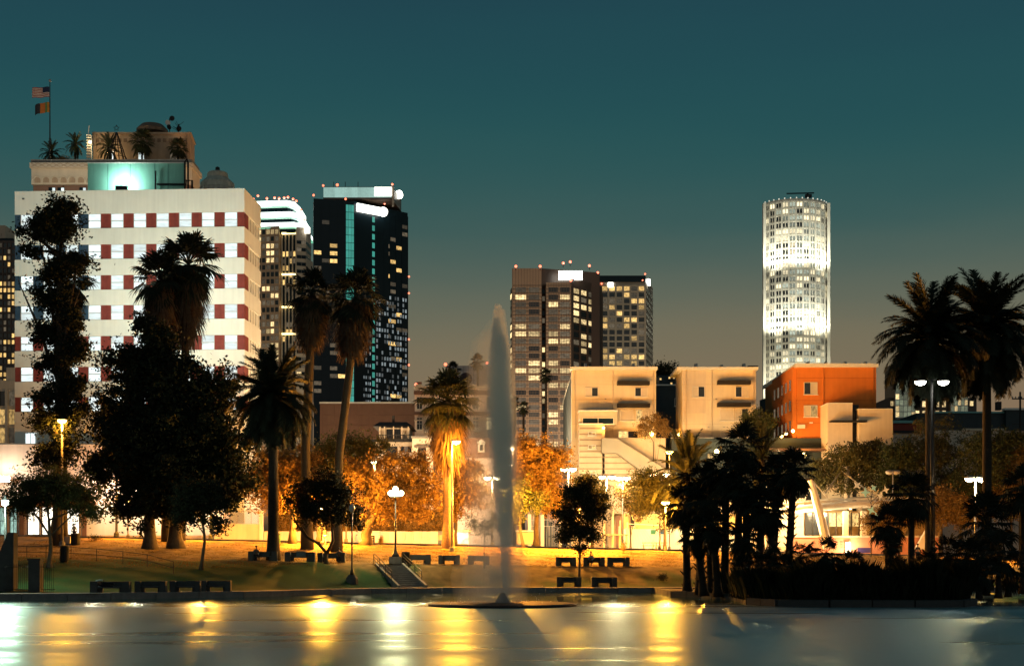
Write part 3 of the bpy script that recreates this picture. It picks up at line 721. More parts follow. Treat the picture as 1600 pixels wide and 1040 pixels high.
sg.add([(q0.x, q0.y, zz0), (q1.x, q1.y, zz0), (q1.x, q1.y, zz1), (q0.x, q0.y, zz1)] + [(q.x + nn_.x, q.y + nn_.y, z_) for q, z_ in ((q0, zz0), (q1, zz0), (q1, zz1), (q0, zz1))],
       [(3, 2, 1, 0), (4, 5, 6, 7), (0, 1, 5, 4), (1, 2, 6, 5), (2, 3, 7, 6), (3, 0, 4, 7)]).obj('wall_sign', SIGNLIT, K.root)
MB().lathe([(1.7, -.4), (1.7, .4)], 18).obj('round_sign', SIGNLIT, K.root, (q1.x + nn_.x, q1.y + nn_.y, (zz0 + zz1) / 2)).rotation_euler = (math.pi / 2, 0, .2)
MB().lathe([(1.6, -.4), (1.6, .4)], 18).obj('round_sign', SIGNLIT, K.root, (K.lx(624, 20), 19, K.lz(303, 18))).rotation_euler = (math.pi / 2, 0, .8)
for a, b, d in ((490, 305, 0), (505, 290, 8), (540, 311, 3), (613, 288, 8), (601, 318, 14)): K.beacon(a, b, d, .55)
K.beacon(527, 289, 12, .7).data.materials[0] = BEACON
for a in (521, 539, 559): K.box('aerial', a, 284, a + .8, 293, 20, 20.3, METAL)
for b in (432, 458, 530, 570): K.beacon(639, b, 22, .5)

# ---------- bronze tower and pale grid tower
MULL = M('bronze_mullion', (.16, .11, .08), .5)
H = Bld('bronze_tower', 'bronze curtain wall tower with a blank lit sign and scattered lit windows', 'building', 800, 460)
H.prism('wall', [(800, 0), (846, 0), (846, 30), (803, 30)], 419, None, BRONZE)
H.prism('rear_block', [(846, 3), (937, 10), (937, 40), (846, 30)], 422, None, DKBRONZE, dtop=6)
H.prism('front_bay', [(853, 0), (893, 0), (893, 10), (853, 10)], 441, None, BRONZE)
H.prism('dark_wing', [(893.2, .3), (941, 14), (941, 40), (893.2, 30)], 440, None, DKBRONZE, dtop=6)
H.prism('side_bay', [(797.5, 5), (800, 1), (800, 25), (797.5, 25)], 448, None, DKBRONZE)
zb1 = H.lz(745)
for a, b, sd in ((803, 845, 41), (855, 892, 42)):
    H.grid((H.lx(a), 0), (H.lx(b), 0), zb1, H.lz(447), 2, 26, .8, .62, chooser(.3, .55, LITW, seed=sd), .06)
    for k in range(11): H.box('mullion', a - 2 + k * (b - a + 3) / 10, 442 if a > 850 else 420, a - 2 + k * (b - a + 3) / 10 + .45, None, -.2, 0, MULL)
    for k in range(52): H.box('transom', a - 2, 446 + k * 5.75, b + 1, 446.4 + k * 5.75, -.12, 0, MULL)
H.grid((H.lx(894, .3), .3), (H.lx(940, 14), 14), zb1, H.lz(447), 4, 26, .74, .64, chooser(.42, .3, LITW, dark=DKGLASS, seed=43), .08, DKBRONZE, None, .25)
H.grid((H.lx(846.5), 2.8), (H.lx(852.5), 2.9), zb1, H.lz(447), 1, 26, .7, .62, chooser(.25, .2, LITW, dark=DKGLASS, seed=44), .3)
H.grid((H.lx(797.6, 5), 4.8), (H.lx(799.8, 1), 1.2), zb1, H.lz(455), 1, 24, .8, .6, chooser(.5, .3, LITW, seed=45), .1)
H.box('sign', 873, 423, 910, 437, 1.6, 2.2, SIGNLIT)
for a in (815, 860, 905): added_tower_flood(H, a, -42, 46000, (1, .74, .5), 48)
for a, b, d in ((806, 416, 0), (844, 416, 0), (880, 411, 6), (891, 409, 6), (921, 415, 8), (934, 426, 10), (892, 438, 0)): H.beacon(a, b, d, .6, 1.4)
J = Bld('grid_tower', 'pale concrete grid tower with yellow windows behind the bronze tower', 'building', 937, 560)
J.prism('wall', [(930, 0), (1008, 0), (1020, 24), (1020, 50), (930, 50)], 432, None, STONE)
J.prism('dark_crown', [(935, -.8), (1008.5, -.8), (1014, 12), (1014, 40), (935, 40)], 431, 441, DKGLASS)
zb1 = J.lz(640)
J.grid((J.lx(939), 0), (J.lx(1008), 0), zb1, J.lz(446), 6, 20, .72, .7, chooser(.5, .3, LITY, seed=51), .05, STONE, STONE, .45)
J.grid((J.lx(1009, 1), 1.2), (J.lx(1020, 24), 24), zb1, J.lz(446), 1, 20, .98, .5, lambda i, j: DKGLASS, .15, name='window_band')
J.box('sign', 950, 441, 958, 448.5, -.7, -.4, SIGNLIT)
MB().box(0, 0, 0, 1.6, .4, 2.6).obj('sign', SIGNLIT, J.root, (J.lx(1012, 7), 5, J.lz(447, 7)), .9)
for a in (950, 995): added_tower_flood(J, a, -45, 60000, (1, .8, .52), 55)
for a, b in ((1008, 428), (940, 443), (1004, 438)): J.beacon(a, b, -.6, .5)

# ---------- white illuminated round tower
Wt = Bld('round_tower', 'bright white floodlit round tower with a grid of windows', 'building', 1250.5, 720)
TW = M('white_tower_frame', (.74, .72, .6), .6, .05, .1)
hw = Wt.lx(1295) - Wt.lx(1199)
def arc(t, e=0):   # curved front, t from 0 to 1
    a = math.radians(-62 + 124 * t); r_ = hw / 2 / math.sin(math.radians(62)) + e
    return (r_ * math.sin(a), 20 - r_ * math.cos(a) + 0)
pts = [arc(t / 24) for t in range(25)] + [(hw / 2 - 3, 34), (-hw / 2 + 7, 34)]
MB().prism(pts, -.3, Wt.lz(308)).obj('wall', TW, Wt.root)
for sx in (-1, 1):
    x_ = sx * (hw / 2 + .1)
    MB().box(min(x_, x_ + sx * 1.5), 9, -.3, max(x_, x_ + sx * 1.5), 12, Wt.lz(310)).obj('side_fin', TW, Wt.root)
NC, NR = 11, 27
ztop, zbot = Wt.lz(312), Wt.lz(598); chh = (ztop - zbot) / NR
rw = random.Random(77)
TOWL = LIT('lit_tower_room', (1, .86, .55), .8, 2.2, .5); TOWD = LIT('cool_tower_room', (.8, .9, .72), .2, .9, .6)
for j in range(NR):
    for i in range(NC):
        a, b = Vector(arc((i + .12) / NC)), Vector(arc((i + .88) / NC)); u_ = b - a; ang = math.atan2(u_.y, u_.x)
        nn_ = Vector((u_.y, -u_.x)).normalized()
        o = a + nn_ * .25
        t = rw.random()
        m_ = TOWL if t < .34 else (TOWD if t < (.9 if 3 < i < 10 else .45) else GLASS)
        link('window', boxmesh('window', u_.length, .6, chh * .56, m_), Wt.root, (o.x, o.y, zbot + chh * (j + .24)), ang)
    # floor slab edge
for j in range(NR + 1):
    pr = [arc(t / 16, .5) for t in range(17)] + [(hw / 2, 12), (-hw / 2, 12)]
    MB().prism(pr, zbot + chh * j - .45, zbot + chh * j + .3).obj('floor_band', TW, Wt.root)
for i in range(NC + 1):
    a = arc(i / NC, .8); ang = math.radians(-62 + 124 * i / NC)
    MB().box(-.45, 0, 0, .45, 1, ztop - zbot).obj('fin', TW, Wt.root, (a[0], a[1], zbot), ang)
    if i < NC:
        a = arc((i + .5) / NC, .45)
        MB().box(-.18, 0, 0, .18, .8, ztop - zbot).obj('mullion', TW, Wt.root, (a[0], a[1], zbot), math.radians(-62 + 124 * (i + .5) / NC))
UP = E('ledge_uplight', (1, .93, .68), 5, True)
for py, e in ((405, 1.5), (506.5, 1.7)):
    for i in range(NC):
        a, b = Vector(arc((i + .1) / NC, e)), Vector(arc((i + .9) / NC, e)); u_ = b - a
        link('uplight', boxmesh('uplight', u_.length, .5, .4, UP), Wt.root, (a.x, a.y, Wt.lz(py)), math.atan2(u_.y, u_.x))
        c_ = Vector(arc((i + .5) / NC, 1.5))
        MB().box(-.15, -.2, -.5, .15, .8, -.1).obj('uplight_bracket', STONE, Wt.root, (c_.x, c_.y, Wt.lz(py)), math.radians(-62 + 124 * (i + .5) / NC))
    for k in (.17, .5, .83):
        a = arc(k, 9); lamp('unseen_flood', 'SPOT', Wt.root, (a[0], a[1], Wt.lz(py + 12)), 26000, (1, .97, .82), 1.5, aim(0 - a[0] * .5, 8, 14), 120, 1)
for k in (.2, .5, .8):
    a = arc(k, 12); lamp('unseen_flood', 'SPOT', Wt.root, (a[0], a[1], Wt.lz(625)), 22000, (1, .93, .72), 1.5, aim(-a[0] * .5, 10, 14), 130, 1)  # lower floods added unseen to brighten the bottom third
cr = MB(); cx, cz, dd_ = Wt.lx(1250, 15), Wt.lz(307, 15), 15
cr.tube([(Wt.lx(1229, 15), dd_, Wt.lz(302.5, 15)), (Wt.lx(1272, 15), dd_, Wt.lz(301.5, 15))], .35, 4).tube([(Wt.lx(1262, 15), dd_, cz), (Wt.lx(1262, 15), dd_, Wt.lz(302, 15))], .5, 4)
cr.box(Wt.lx(1258, 15), dd_ - 1, cz - .6, Wt.lx(1268, 15), dd_ + 1, Wt.lz(304, 15))
cr.obj('roof_crane', METAL, Wt.root)
for i in range(14): MB().ball((0, 0, 0), .35, 6, 4).obj('roof_light', E('roof_bulb', (1, .95, .75), .6, False), Wt.root, (*arc(i / 13, .2), Wt.lz(307)))

# ---------- glass towers low on the right
Q1 = Bld('twin_glass_building', 'twin glazed stair towers with a dark centre above low dim windows', 'building', 1400, 420)
GRN = LIT('pale_green_glass', (.75, .85, .55), .12, .35, .5)
for a, b in ((1399, 1430), (1486, 1512)):
    Q1.box('glass_tower', a, 566, b, None, 0, 12, DKBRONZE)
    Q1.grid((Q1.lx(a), 0), (Q1.lx(b), 0), Q1.lz(652), Q1.lz(568), 5, 9, .86, .84, lambda i, j: LITW if (R.random() < .25 and j < 4) else GRN, .05, FRAME, FRAME, .15)
Q1.box('centre_block', 1430, 580, 1486, None, 3, 14, DARKSTUC); Q1.box('low_block', 1388, 621, 1526, None, 2.5, 20, M('brown_grey_wall', (.13, .1, .08), .8))
Q1.grid((Q1.lx(1432), 2.4), (Q1.lx(1484), 2.4), Q1.lz(652), Q1.lz(622), 5, 2, .5, .6, chooser(.7, .2, seed=61), .05)
for a in (1391, 1515): Q1.win(a, 626, a + 6, 634, 2.4, LITW, DKFRAME, 1, 1)
# ---------- brown wall building, balcony house, corniced block behind the street trees
U = Bld('brown_building', 'plain brown panelled building below the glass tower', 'building', 505, 265)
U.box('wall', 500, 630, 650, None, .2, 30, BROWN); U.box('coping', 499, 627.5, 651, 630, -.1, 30.2, ROOFTRIM)
for k in range(8):
    for j in range(4): U.box('wall_panel', 505 + k * 18.1, 632 + j * 16, 522.6 + k * 18.1, 647.4 + j * 16, .08, .2, BROWN)
U.box('wall', 505, 697, 640, None, 0, .1, BROWN)
bh = Bld('balcony_house', 'narrow old house with a dark hipped roof over an upper balcony', 'house', 615, 214)
bh.box('wall', 586, 690, 645, None, 0, 10, CREAM2); bh.box('flat_roof', 562, 686, 646, 690, -.4, 10.2, ROOF)
bh.box('upper_wall', 592, 668, 640, 686, 2.4, 9, CREAM2)
m = MB(); e_ = [(bh.lx(583), -.6), (bh.lx(645), -.6), (bh.lx(645), 9), (bh.lx(583), 9)]; i_ = [(bh.lx(591), 2), (bh.lx(634), 2), (bh.lx(634), 6), (bh.lx(591), 6)]
m.add([(x_, y_, bh.lz(666)) for x_, y_ in e_] + [(x_, y_, bh.lz(657)) for x_, y_ in i_], [(3, 2, 1, 0), (4, 5, 6, 7)] + [(i, (i + 1) % 4, 4 + (i + 1) % 4, 4 + i) for i in range(4)])
rf = m.obj('roof', ROOF, bh.root); MB().box(-.2, 3, 0, .2, 3.4, 1.2).obj('chimney', ROOF, rf, (bh.lx(612), 0, bh.lz(658)))
for a in (593, 600, 614, 627, 637): bh.box('post', a, 666, a + 1.6, 686, .1, .3, CREAM2)
bh.box('rail', 591, 678.5, 640, 679.5, .05, .2, DKFRAME); bh.box('balcony_floor', 589, 685, 643, 687.2, -.3, 2.4, DKFRAME)
for k in range(20): bh.box('baluster', 592 + k * 2.45, 679.5, 592.7 + k * 2.45, 685, .1, .17, DKFRAME)
bh.win(604, 670, 626, 684, 2.35, GLASS, DKFRAME, 3, 1); bh.win(604, 697, 621, 722, -.05, GLASS, DKFRAME, 2, 2)
bh.win(626, 697, 643, 706, -.05, [GLASS, DIMW], BROWN, 3, 1)
for a in range(4): bh.box('fire_escape_rung', 602, 692 + a * 7, 608, 692.6 + a * 7, -.6, -.1, DKFRAME)
ch = Bld('stucco_house', 'cream stucco house front with a shaded window beside the thatched palm', 'house', 645, 208)
ch.box('wall', 644, 684, 676, None, 0, 10, CREAM2); ch.box('cornice', 642, 681, 678, 684, -.5, 10, CONC); ch.box('string_course', 643.5, 692, 676.5, 694, -.12, 0, CREAM2)
ch.win(653, 699, 666, 713, -.05, GLASS, BROWN, 1, 2); ch.box('window_hood', 647, 695, 671, 698, -.9, 0, M('scalloped_awning', (.12, .1, .08), .8))
cb = Bld('corniced_building', 'cream apartment block with dark cornices and tall sash windows behind the thatched palm', 'building', 647, 238)
cb.box('wall', 648, 606, 772, None, .2, 12, PINKWALL)
for a, b in ((603, 606), (655, 657)): cb.box('string_course', 647, a, 773, b, -.1, 12, CREAM2)
for a, b in ((610, 616), (643, 648)): cb.box('dark_cornice', 646.5, a, 774, b, -.5, .2, BROWN)
for yy in (620, 652, 684):
    for a in (651, 673, 695, 717, 739, 760): cb.win(a, yy, a + 9, yy + 19, .15, R.choice([GLASS, DIMW, LITW, GLASS]), FRAME, 2, 2)
cb.prism('turret', [(651, 2), (659, 2), (659, 4), (651, 4)], 594, 604, BROWN); cb.beacon(650, 600.5, 1, .35)
for a in (649, 668, 690, 712, 734, 756): cb.box('merlon', a, 600, a + 10, 603, 0, 1, CREAM2)
cb.box('balcony', 662, 667, 676, 674, -1.2, .1, FRAME); cb.box('balcony', 741, 667, 752, 674, -1.2, .1, FRAME)
dk = Bld('blank_tower', 'pinkish blank block with a dark round disc on its wall', 'building', 700, 330)
dk.box('wall', 697, 571, 775, None, 0, 20, PINKWALL)
MB().lathe([(1.45, -.3), (1.45, .3)], 24).obj('disc', M('dull_maroon_disc', (.08, .045, .045), .7), dk.root, (dk.lx(728), -.3, dk.lz(592))).rotation_euler = (math.pi / 2, 0, 0)
for k in range(9): dk.box('panel_joint', 700 + k * 8, 572, 700.4 + k * 8, 640, -.04, 0, TAN)
for k in range(8): dk.box('panel_joint', 697, 578 + k * 8, 775, 578.4 + k * 8, -.04, 0, TAN)
dk.beacon(696, 569, 0, .5); dk.beacon(761, 567, 0, .4)
dg = Bld('dormer_house', 'small brown roofed house with a pale dormer behind the lamp and fountain', 'house', 742, 205)
dg.box('wall', 712, 715, 790, None, .1, 9, PINKWALL); dg.box('roof', 708, 684, 792, 715, 0, 10, BROWN)
dg.box('dormer', 747, 692, 757, 706, -.7, 1, FRAME)
x0_, x1_, xm = dg.lx(745), dg.lx(759), dg.lx(752); za, zb_ = dg.lz(692), dg.lz(686)
MB().add([(x0_, -.9, za), (x1_, -.9, za), (xm, -.9, zb_), (x0_, 1, za), (x1_, 1, za), (xm, 1, zb_)], [(0, 1, 2), (5, 4, 3), (0, 2, 5, 3), (2, 1, 4, 5), (1, 0, 3, 4)]).obj('dormer_gable', FRAME, dg.root)
dg.win(749, 694, 755, 704, -.75, GLASS, FRAME, 1, 1); dg.win(722, 720, 732, 732, 0, GLASS, BROWN, 1, 1); dg.win(740, 720, 750, 732, 0, [GLASS], FRAME, 1, 1)

# ---------- street edge: ivy bank, pale walls, chain fence, kiosk
def np_leaves(C, size, rng, asp=.55, flat=0.):
    n_ = len(C)
    u = rng.normal(size=(n_, 3)); u /= np.linalg.norm(u, axis=1)[:, None]
    w = rng.normal(size=(n_, 3)); w -= (w * u).sum(1)[:, None] * u; w /= np.linalg.norm(w, axis=1)[:, None]
    s_ = size * rng.uniform(.6, 1.3, (n_, 1)); k = np.cross(u, w) * s_ * .18
    V_ = np.stack([C - u * s_, C + w * s_ * asp + k, C + u * s_, C - w * s_ * asp + k], 1).reshape(-1, 3)
    return V_, np.arange(4 * n_).reshape(-1, 4)
iv = empty('ivy_wall', (PX(560, 168.6), 168.6, zs(PX(560, 168.6))), 'long ivy covered bank wall across the street under orange light', 'hedge')
w0, w1 = PX(424, 168.6) - iv.location.x, PX(700, 168.6) - iv.location.x; ih = PZ(797, 168.6) - iv.location.z
MB().box(w0, 0, -.5, w1, 2, ih).obj('wall', M('ivy_backing', (.06, .05, .02), .9), iv)
C = np.stack([NP.uniform(w0, w1, 16000), -NP.gamma(1.2, .09, 16000), NP.uniform(-.2, ih + .15, 16000)], 1)
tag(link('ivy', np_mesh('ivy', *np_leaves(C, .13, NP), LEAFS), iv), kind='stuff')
pw = Bld('trail_standin_wall', 'added low pale wall in place of light trails below the ivy', 'wall', 560, 166.6)  # wall put in where the bright band is traffic light trails
for k in range(22): pw.box('wall_panel', 412 + k * 13, 829.5 + .3 * (k % 2), 424.7 + k * 13, None, 0, .35, PINKWALL)
fw_ = Bld('fenced_wall', 'cream garden wall topped by chain link, right of the dark tree', 'wall', 380, 166.4)
fw_.box('wall', 335, 818, 405, None, 0, .4, PINKWALL)
for k in range(7): fw_.box('fence_post', 337 + k * 11, 798, 337.7 + k * 11, 818, .1, .2, GREYMETAL)
fw_.box('top_rail', 336, 798, 405, 798.8, .1, .18, GREYMETAL)
for k in range(24): MB().tube([(0, .15, 0), (1.5, .15, 1.5)], .012, 3).tube([(1.5, .15, 0), (0, .15, 1.5)], .012, 3).obj('mesh_wire', GREYMETAL, fw_.root, (fw_.lx(337) + k * .205, 0, fw_.lz(818) + .005))
fw_.box('gate_post', 405, 797, 410.5, None, -.1, .5, WHITE)
ks = Bld('notice_kiosk', 'small white kiosk with a dark notice board beside the sycamore trunk', 'kiosk', 580, 164.8)
ks.box('cabinet', 566, 831, 592, None, 0, 1.2, WHITE); ks.box('cap', 565, 829, 593, 831, -.1, 1.3, WHITEMETAL)
ks.box('notice_board', 575, 836, 585.5, 850, -.06, 0, BLACK)
for k in range(4): ks.box('notice_line', 577, 838.5 + 2.6 * k, 583.5, 839.4 + 2.6 * k, -.075, -.06, GREYMETAL)
for nm, lab, a, b, mt in (('bus_shelter', 'glowing bus shelter panel right of the thatched palm trunk', 709, 733, SHOP), ('bus_shelter', 'low pale bus shelter behind the fountain right side', 807, 838, PINKWALL)):
    s_ = Bld(nm, lab, 'bus shelter', a, 162.5)
    s_.box('roof', a - 2, 828, b + 2, 830, -.6, 1.2, WHITEMETAL); s_.box('panel', a + 1, 831, b - 1, 850, 0, .12, mt)
    for q in (a, b - 1): s_.box('post', q, 830, q + 1, None, -.1, .1, GREYMETAL)
    s_.box('bench', a + 2, 849, b - 2, 850.5, -.5, -.1, GREYMETAL)
nb = Bld('poster_stand', 'blue and pink poster stand left of the thatched palm trunk', 'sign', 688, 160)
nb.box('poster', 684, 829, 693, 835.5, 0, .1, M('poster_blue', (.12, .16, .4), .6)); nb.box('poster', 684, 835.7, 693, 843, 0, .1, M('poster_pink', (.6, .3, .42), .6)); nb.box('poster', 684, 843.2, 693, 852, 0, .1, M('poster_navy', (.06, .1, .28), .6)); nb.box('post', 684.5, 852, 686, None, 0, .1, METAL); nb.box('post', 691, 852, 692.5, None, 0, .1, METAL)
sf = Bld('iron_fence', 'short blue grey railing above a low hedge beyond the fountain', 'fence', 830, 169)
sf.box('rail', 826, 811, 874, 812, 0, .1, GREYMETAL); sf.box('rail', 826, 821, 874, 822, 0, .1, GREYMETAL)
for k in range(17): sf.box('picket', 827 + 2.9 * k, 810, 828 + 2.9 * k, None, .02, .08, M('blue_grey_paint', (.12, .16, .2), .5))
for a in (825, 845, 873): sf.box('post', a, 803, a + 5, None, -.1, .3, CREAM2)

# ---------- apartments
A1 = Bld('apartment_building', 'cream stucco apartment block with a banded stair tower and long ramp', 'building', 893, 178)
A1.box('wall', 893, 577, 1025, None, 0, 1.2, CREAM)
A1.put('rear_wall', boxmesh('rear_wall', A1.lx(1024) - .1, 28, A1.lz(584) + .3, DARKSTUC), (.1, 1.2, -.3))  # dark stucco side, with its shade also put into the colour
A1.box('roof_edge', 891, 572.5, 1027.5, 577, -.6, 1.6, ROOFTRIM)
A1.prism('dark_wing', [(893, .3), (893, 36), (880, 36), (885, 18)], 592, None, DARKSTUC, dtop=4)
A1.prism('wing_roof', [(893.5, .2), (893.5, 36), (878, 36), (884, 18)], 590.5, 592, ROOFTRIM, dtop=4)
AW = M('black_awning', (.015, .014, .013), .7)
def awning(b, x0, y0, x1): 
    b.box('awning', x0, y0, x1, y0 + 6, -1.1, 0, AW); b.box('awning_support', x0 + 1, y0 + 6, x1 - 1, y0 + 7, -.15, 0, BROWN)
BLIND = M('window_blind', (.55, .5, .4), .8, .06, 3)
for x0, y0, x1 in ((965, 594.5, 1015.5), (965, 629.5, 1016)): awning(A1, x0, y0, x1)
for a, c in ((915, (BLIND, GLASS)), (992, (GLASS, BLIND))): A1.win(a, 605, a + 19.5, 619, -.02, list(c), FRAME, 2, 1)
A1.win(969, 640, 989.5, 657, -.02, BLIND, FRAME, 1, 1); A1.win(994, 640, 1013, 657, -.02, [LITY, BLIND], FRAME, 2, 1)
A1.win(966, 673, 1012, 684, -.02, [LITY, GLASS, BLIND], FRAME, 3, 1)
BLK = M('banded_block_wall', (.5, .41, .29), .85, .1, 1.5, .2, 8)
A1.box('stair_tower', 905, 662, 945, None, -3, .1, BLK); A1.box('upper_block', 905, 642, 964, 662.5, -2.6, .1, BLK)
A1.box('block_coping', 904, 640.5, 965, 642, -2.8, 0, ROOFTRIM); A1.box('tower_coping', 904, 661, 942, 662.6, -3.1, -2.6, ROOFTRIM)
A1.box('lower_block', 941, 684, 1040, None, -3, .1, BLK)
for k in range(11): A1.box('block_course', 905.5, 668 + k * 9, 1000 if k > 4 else 940.5, 670 + k * 9, -3.08, -3, M('dark_course', (.3, .22, .15), .9))
A1.win(910, 652.5, 959, 662, -2.65, DKGLASS, FRAME, 2, 1)
for yy in (674, 695, 735): A1.win(919, yy, 931, yy + 6, -3.02, LITY, FRAME, 2, 1)
rm_ = MB(); q = [(940, 685), (963, 685), (1050, 740), (1050, 762), (1038, 762), (963, 708), (940, 708)]
k_ = len(q)
rm_.add([(A1.lx(a, -4), -4.6, A1.lz(b, -4)) for a, b in q] + [(A1.lx(a, -4), -3.1, A1.lz(b, -4)) for a, b in q], [tuple(range(k_))[::-1], tuple(range(k_, 2 * k_))] + [(i, (i + 1) % k_, k_ + (i + 1) % k_, k_ + i) for i in range(k_)])
rm_.obj('ramp_parapet', M('grey_beige_stucco', (.3, .27, .21), .85, .08, .6), A1.root)
def wall_lamp(b, px, py, d, w=60, r=.16, col=SODIUM):
    o = MB().ball((0, 0, 0), r, 8, 6).obj('wall_lamp', SMALLLENS, b.root, (b.lx(px, d), d, b.lz(py, d)))
    MB().box(-.05, 0, .1, .05, abs(r) + .25, .2).obj('lamp_bracket', METAL, o)
    lamp('wall_lamp_light', 'POINT', b.root, (b.lx(px, d), d - .35, b.lz(py, d) - .05), w, col, .15)
wall_lamp(A1, 943, 668, -3.3, 120); wall_lamp(A1, 1018, 677, -.7, 420, .3); 
A2 = Bld('apartment_building', 'second cream stucco apartment block with its side wall glowing orange', 'building', 1058, 178)
A2.box('wall', 1066, 577, 1181, None, 0, 7, CREAM)
A2.box('roof_edge', 1058, 573, 1185, 577, -.6, 7.4, ROOFTRIM); A2.box('roof_unit', 1169, 571, 1185, 573, 1, 4, ROOF)
for x0, y0, x1 in ((1122, 593.5, 1173.5), (1122, 628.5, 1173.5)): awning(A2, x0, y0, x1)
for a, c in ((1081, (BLIND, GLASS)), (1149, (GLASS, BLIND))): A2.win(a, 603.5, a + 20, 620, -.02, list(c), FRAME, 2, 1)
A2.win(1125, 638, 1147, 657, -.02, BLIND, FRAME, 1, 1); A2.win(1149, 638, 1169, 657, -.02, [BLIND, GLASS], FRAME, 2, 1)
A2.win(1126, 673, 1170, 686, -.02, [BLIND, GLASS, BLIND], FRAME, 3, 1)
A2.box('podium', 1050, 684, 1300, None, -2.5, 0, DARKSTUC); A2.box('podium_rail', 1048, 683, 1195, 684, -2.6, -2.3, GREYMETAL)
A2.box('paint_patch', 1067, 577.5, 1103, 645, -.012, 0, CREAM2)
wall_lamp(A2, 1061, 678, 3, 500, .18); wall_lamp(A2, 1120, 705, -2.9, 260, .3, WARM)
for a in (1105, 1300, 1330): A2.win(a, 708, a + 10, 718, -2.55, LITY, DKFRAME, 2, 1)
for b_, xs_, yy_ in ((A1, (899, 958, 1021), 578), (A2, (1072, 1112, 1177), 578)):
    for x_ in xs_: MB().tube([(b_.lx(x_), -.12, b_.lz(yy_)), (b_.lx(x_), -.12, b_.lz(684))], .06, 6).obj('downpipe', CREAM2, b_.root)
for b_, a, c in ((A1, 893, 1025), (A2, 1066, 1181)):
    for yy_ in (600, 624, 662): b_.box('wall_joint', a, yy_, c, yy_ + .5, -.015, 0, BLK)
    for q in range(4): b_.box('vent', a + 40 + 12 * q, 622 if q % 2 else 666, a + 42.5 + 12 * q, 624 if q % 2 else 667.6, -.1, 0, GREYMETAL)
    for q in (20, 60, 95): b_.box('roof_vent', a + q, 569.5 - q % 3, a + q + 4, 573, 2, 3, GREYMETAL)
gp = Bld('dark_apartment', 'dark unlit apartment block in the gap between the cream blocks', 'building', 1040, 205)
gp.box('wall', 1024, 602, 1062, None, 0, 20, DARKSTUC); gp.box('upper', 1030, 586, 1064, 602, 6, 20, DARKSTUC); gp.box('roof_edge', 1023, 600, 1062, 602, -.2, 3, ROOFTRIM)
for a, b in ((1044, 588), (1051, 588), (1030, 590), (1058, 592), (1047, 597)): gp.win(a, b, a + 4, b + 4, 5.95, LITY, DKFRAME, 1, 1)
gp.win(1054, 622, 1061, 634, -.05, GLASS, FRAME, 1, 1)
A3 = Bld('orange_apartment', 'bright orange stucco apartment block with pale front volumes', 'building', 1245, 176)
A3.box('wall', 1245, 573, 1369, 700, 0, 22, ORANGE); A3.box('base_wall', 1230, 696, 1369, None, .1, 22, M('brown_base_wall', (.12, .06, .04), .85))
A3.prism('dark_wing', [(1245, .5), (1245, 23), (1187, 40), (1187, 60), (1250, 60)], 600, None, DARKSTUC, dtop=20)
m = MB(); xa = A3.lx(1245)
m.prism([(A3.lx(1245) - .02, .2), (A3.lx(1245) - .02, 14), (A3.lx(1245) - .5, 14), (A3.lx(1245) - .5, .2)], A3.lz(700), A3.lz(573)).obj('side_wall', ORANGE, A3.root)
A3.box('roof_edge', 1243, 567.5, 1373, 573, -.6, 22.5, ROOFTRIM)
for k in range(5):
    for zf in (600, 632, 664): MB().box(-.06, 0, 0, 0, .8, 1.3).obj('side_window', DIMW, A3.root, (A3.lx(1245) - .5, 1.2 + k * 2.6, A3.lz(zf + 8)))
A3.win(1256, 597, 1277, 616, -.02, [GLASS, BLIND], FRAME, 2, 1); A3.win(1256, 633, 1277, 651, -.02, [BLIND, LITY], FRAME, 2, 1)
A3.box('cream_volume', 1293, 630, 1332, None, -4, 0, CREAM2); A3.box('cream_volume', 1342, 639, 1395, None, -4.4, 6, CREAM); A3.box('slot_wall', 1332, 632, 1342, None, -3.2, 0, ROOF)
A3.box('volume_coping', 1292.5, 629, 1332.5, 630, -4.1, 0, ROOFTRIM); A3.box('volume_coping', 1341.5, 638, 1395.5, 639, -4.5, 6, ROOFTRIM)
A3.box('canopy_beam', 1299, 656, 1355, 658.5, -5.6, -4.5, BLACK)
A3.box('meter_box', 1246.5, 663, 1258, 669, -.25, 0, FRAME); A3.box('vent', 1265, 659, 1270, 661, -.1, 0, FRAME)
for a, b in ((1221, 681), (1228, 677), (1239, 673)): wall_lamp(A3, a, b, -1.5, 130, .2)
wall_lamp(A3, 1256, 711, -3, 260, .32)
A3.box('entry_canopy', 1190, 700, 1292, 703, -3, 0, BROWN)
for q in (1262, 1290, 1320, 1352): A3.box('roof_vent', q, 564.5, q + 3, 568, 4, 5, GREYMETAL)
for yy_ in (590, 625, 660): A3.box('wall_joint', 1245, yy_, 1369, yy_ + .5, -.015, 0, M('dark_orange_joint', (.3, .07, .015), .9))
for x_ in (1286, 1364): MB().tube([(A3.lx(x_), -.12, A3.lz(574)), (A3.lx(x_), -.12, A3.lz(632))], .06, 6).obj('downpipe', ORANGE, A3.root)
rb = Bld('long_low_building', 'long dark roofed low building with teal edge on the right', 'building', 1440, 215)
rb.box('roof_block', 1432, 645, 1572, 672, 0, 20, DARKSTUC); rb.box('teal_edge', 1446, 642.6, 1572, 645, -.3, .2, M('teal_flashing', (.15, .4, .38), .5)); rb.box('roof_block', 1572, 640, 1760, 672, -1, 20, DARKSTUC)
rb.box('roof_edge', 1570, 637, 1760, 640, -1.3, 0, ROOFTRIM); rb.box('wall', 1432, 672, 1760, None, -.5, 20, CREAM2); rb.box('wall_coping', 1505, 669, 1760, 672, -.8, 0, CREAM)
rb.box('roof_vent', 1558, 627, 1565, 640, 1, 2, ROOF)
rb2 = Bld('red_fascia_shop', 'small shop with a red fascia below a teal roof edge', 'building', 1395, 196)
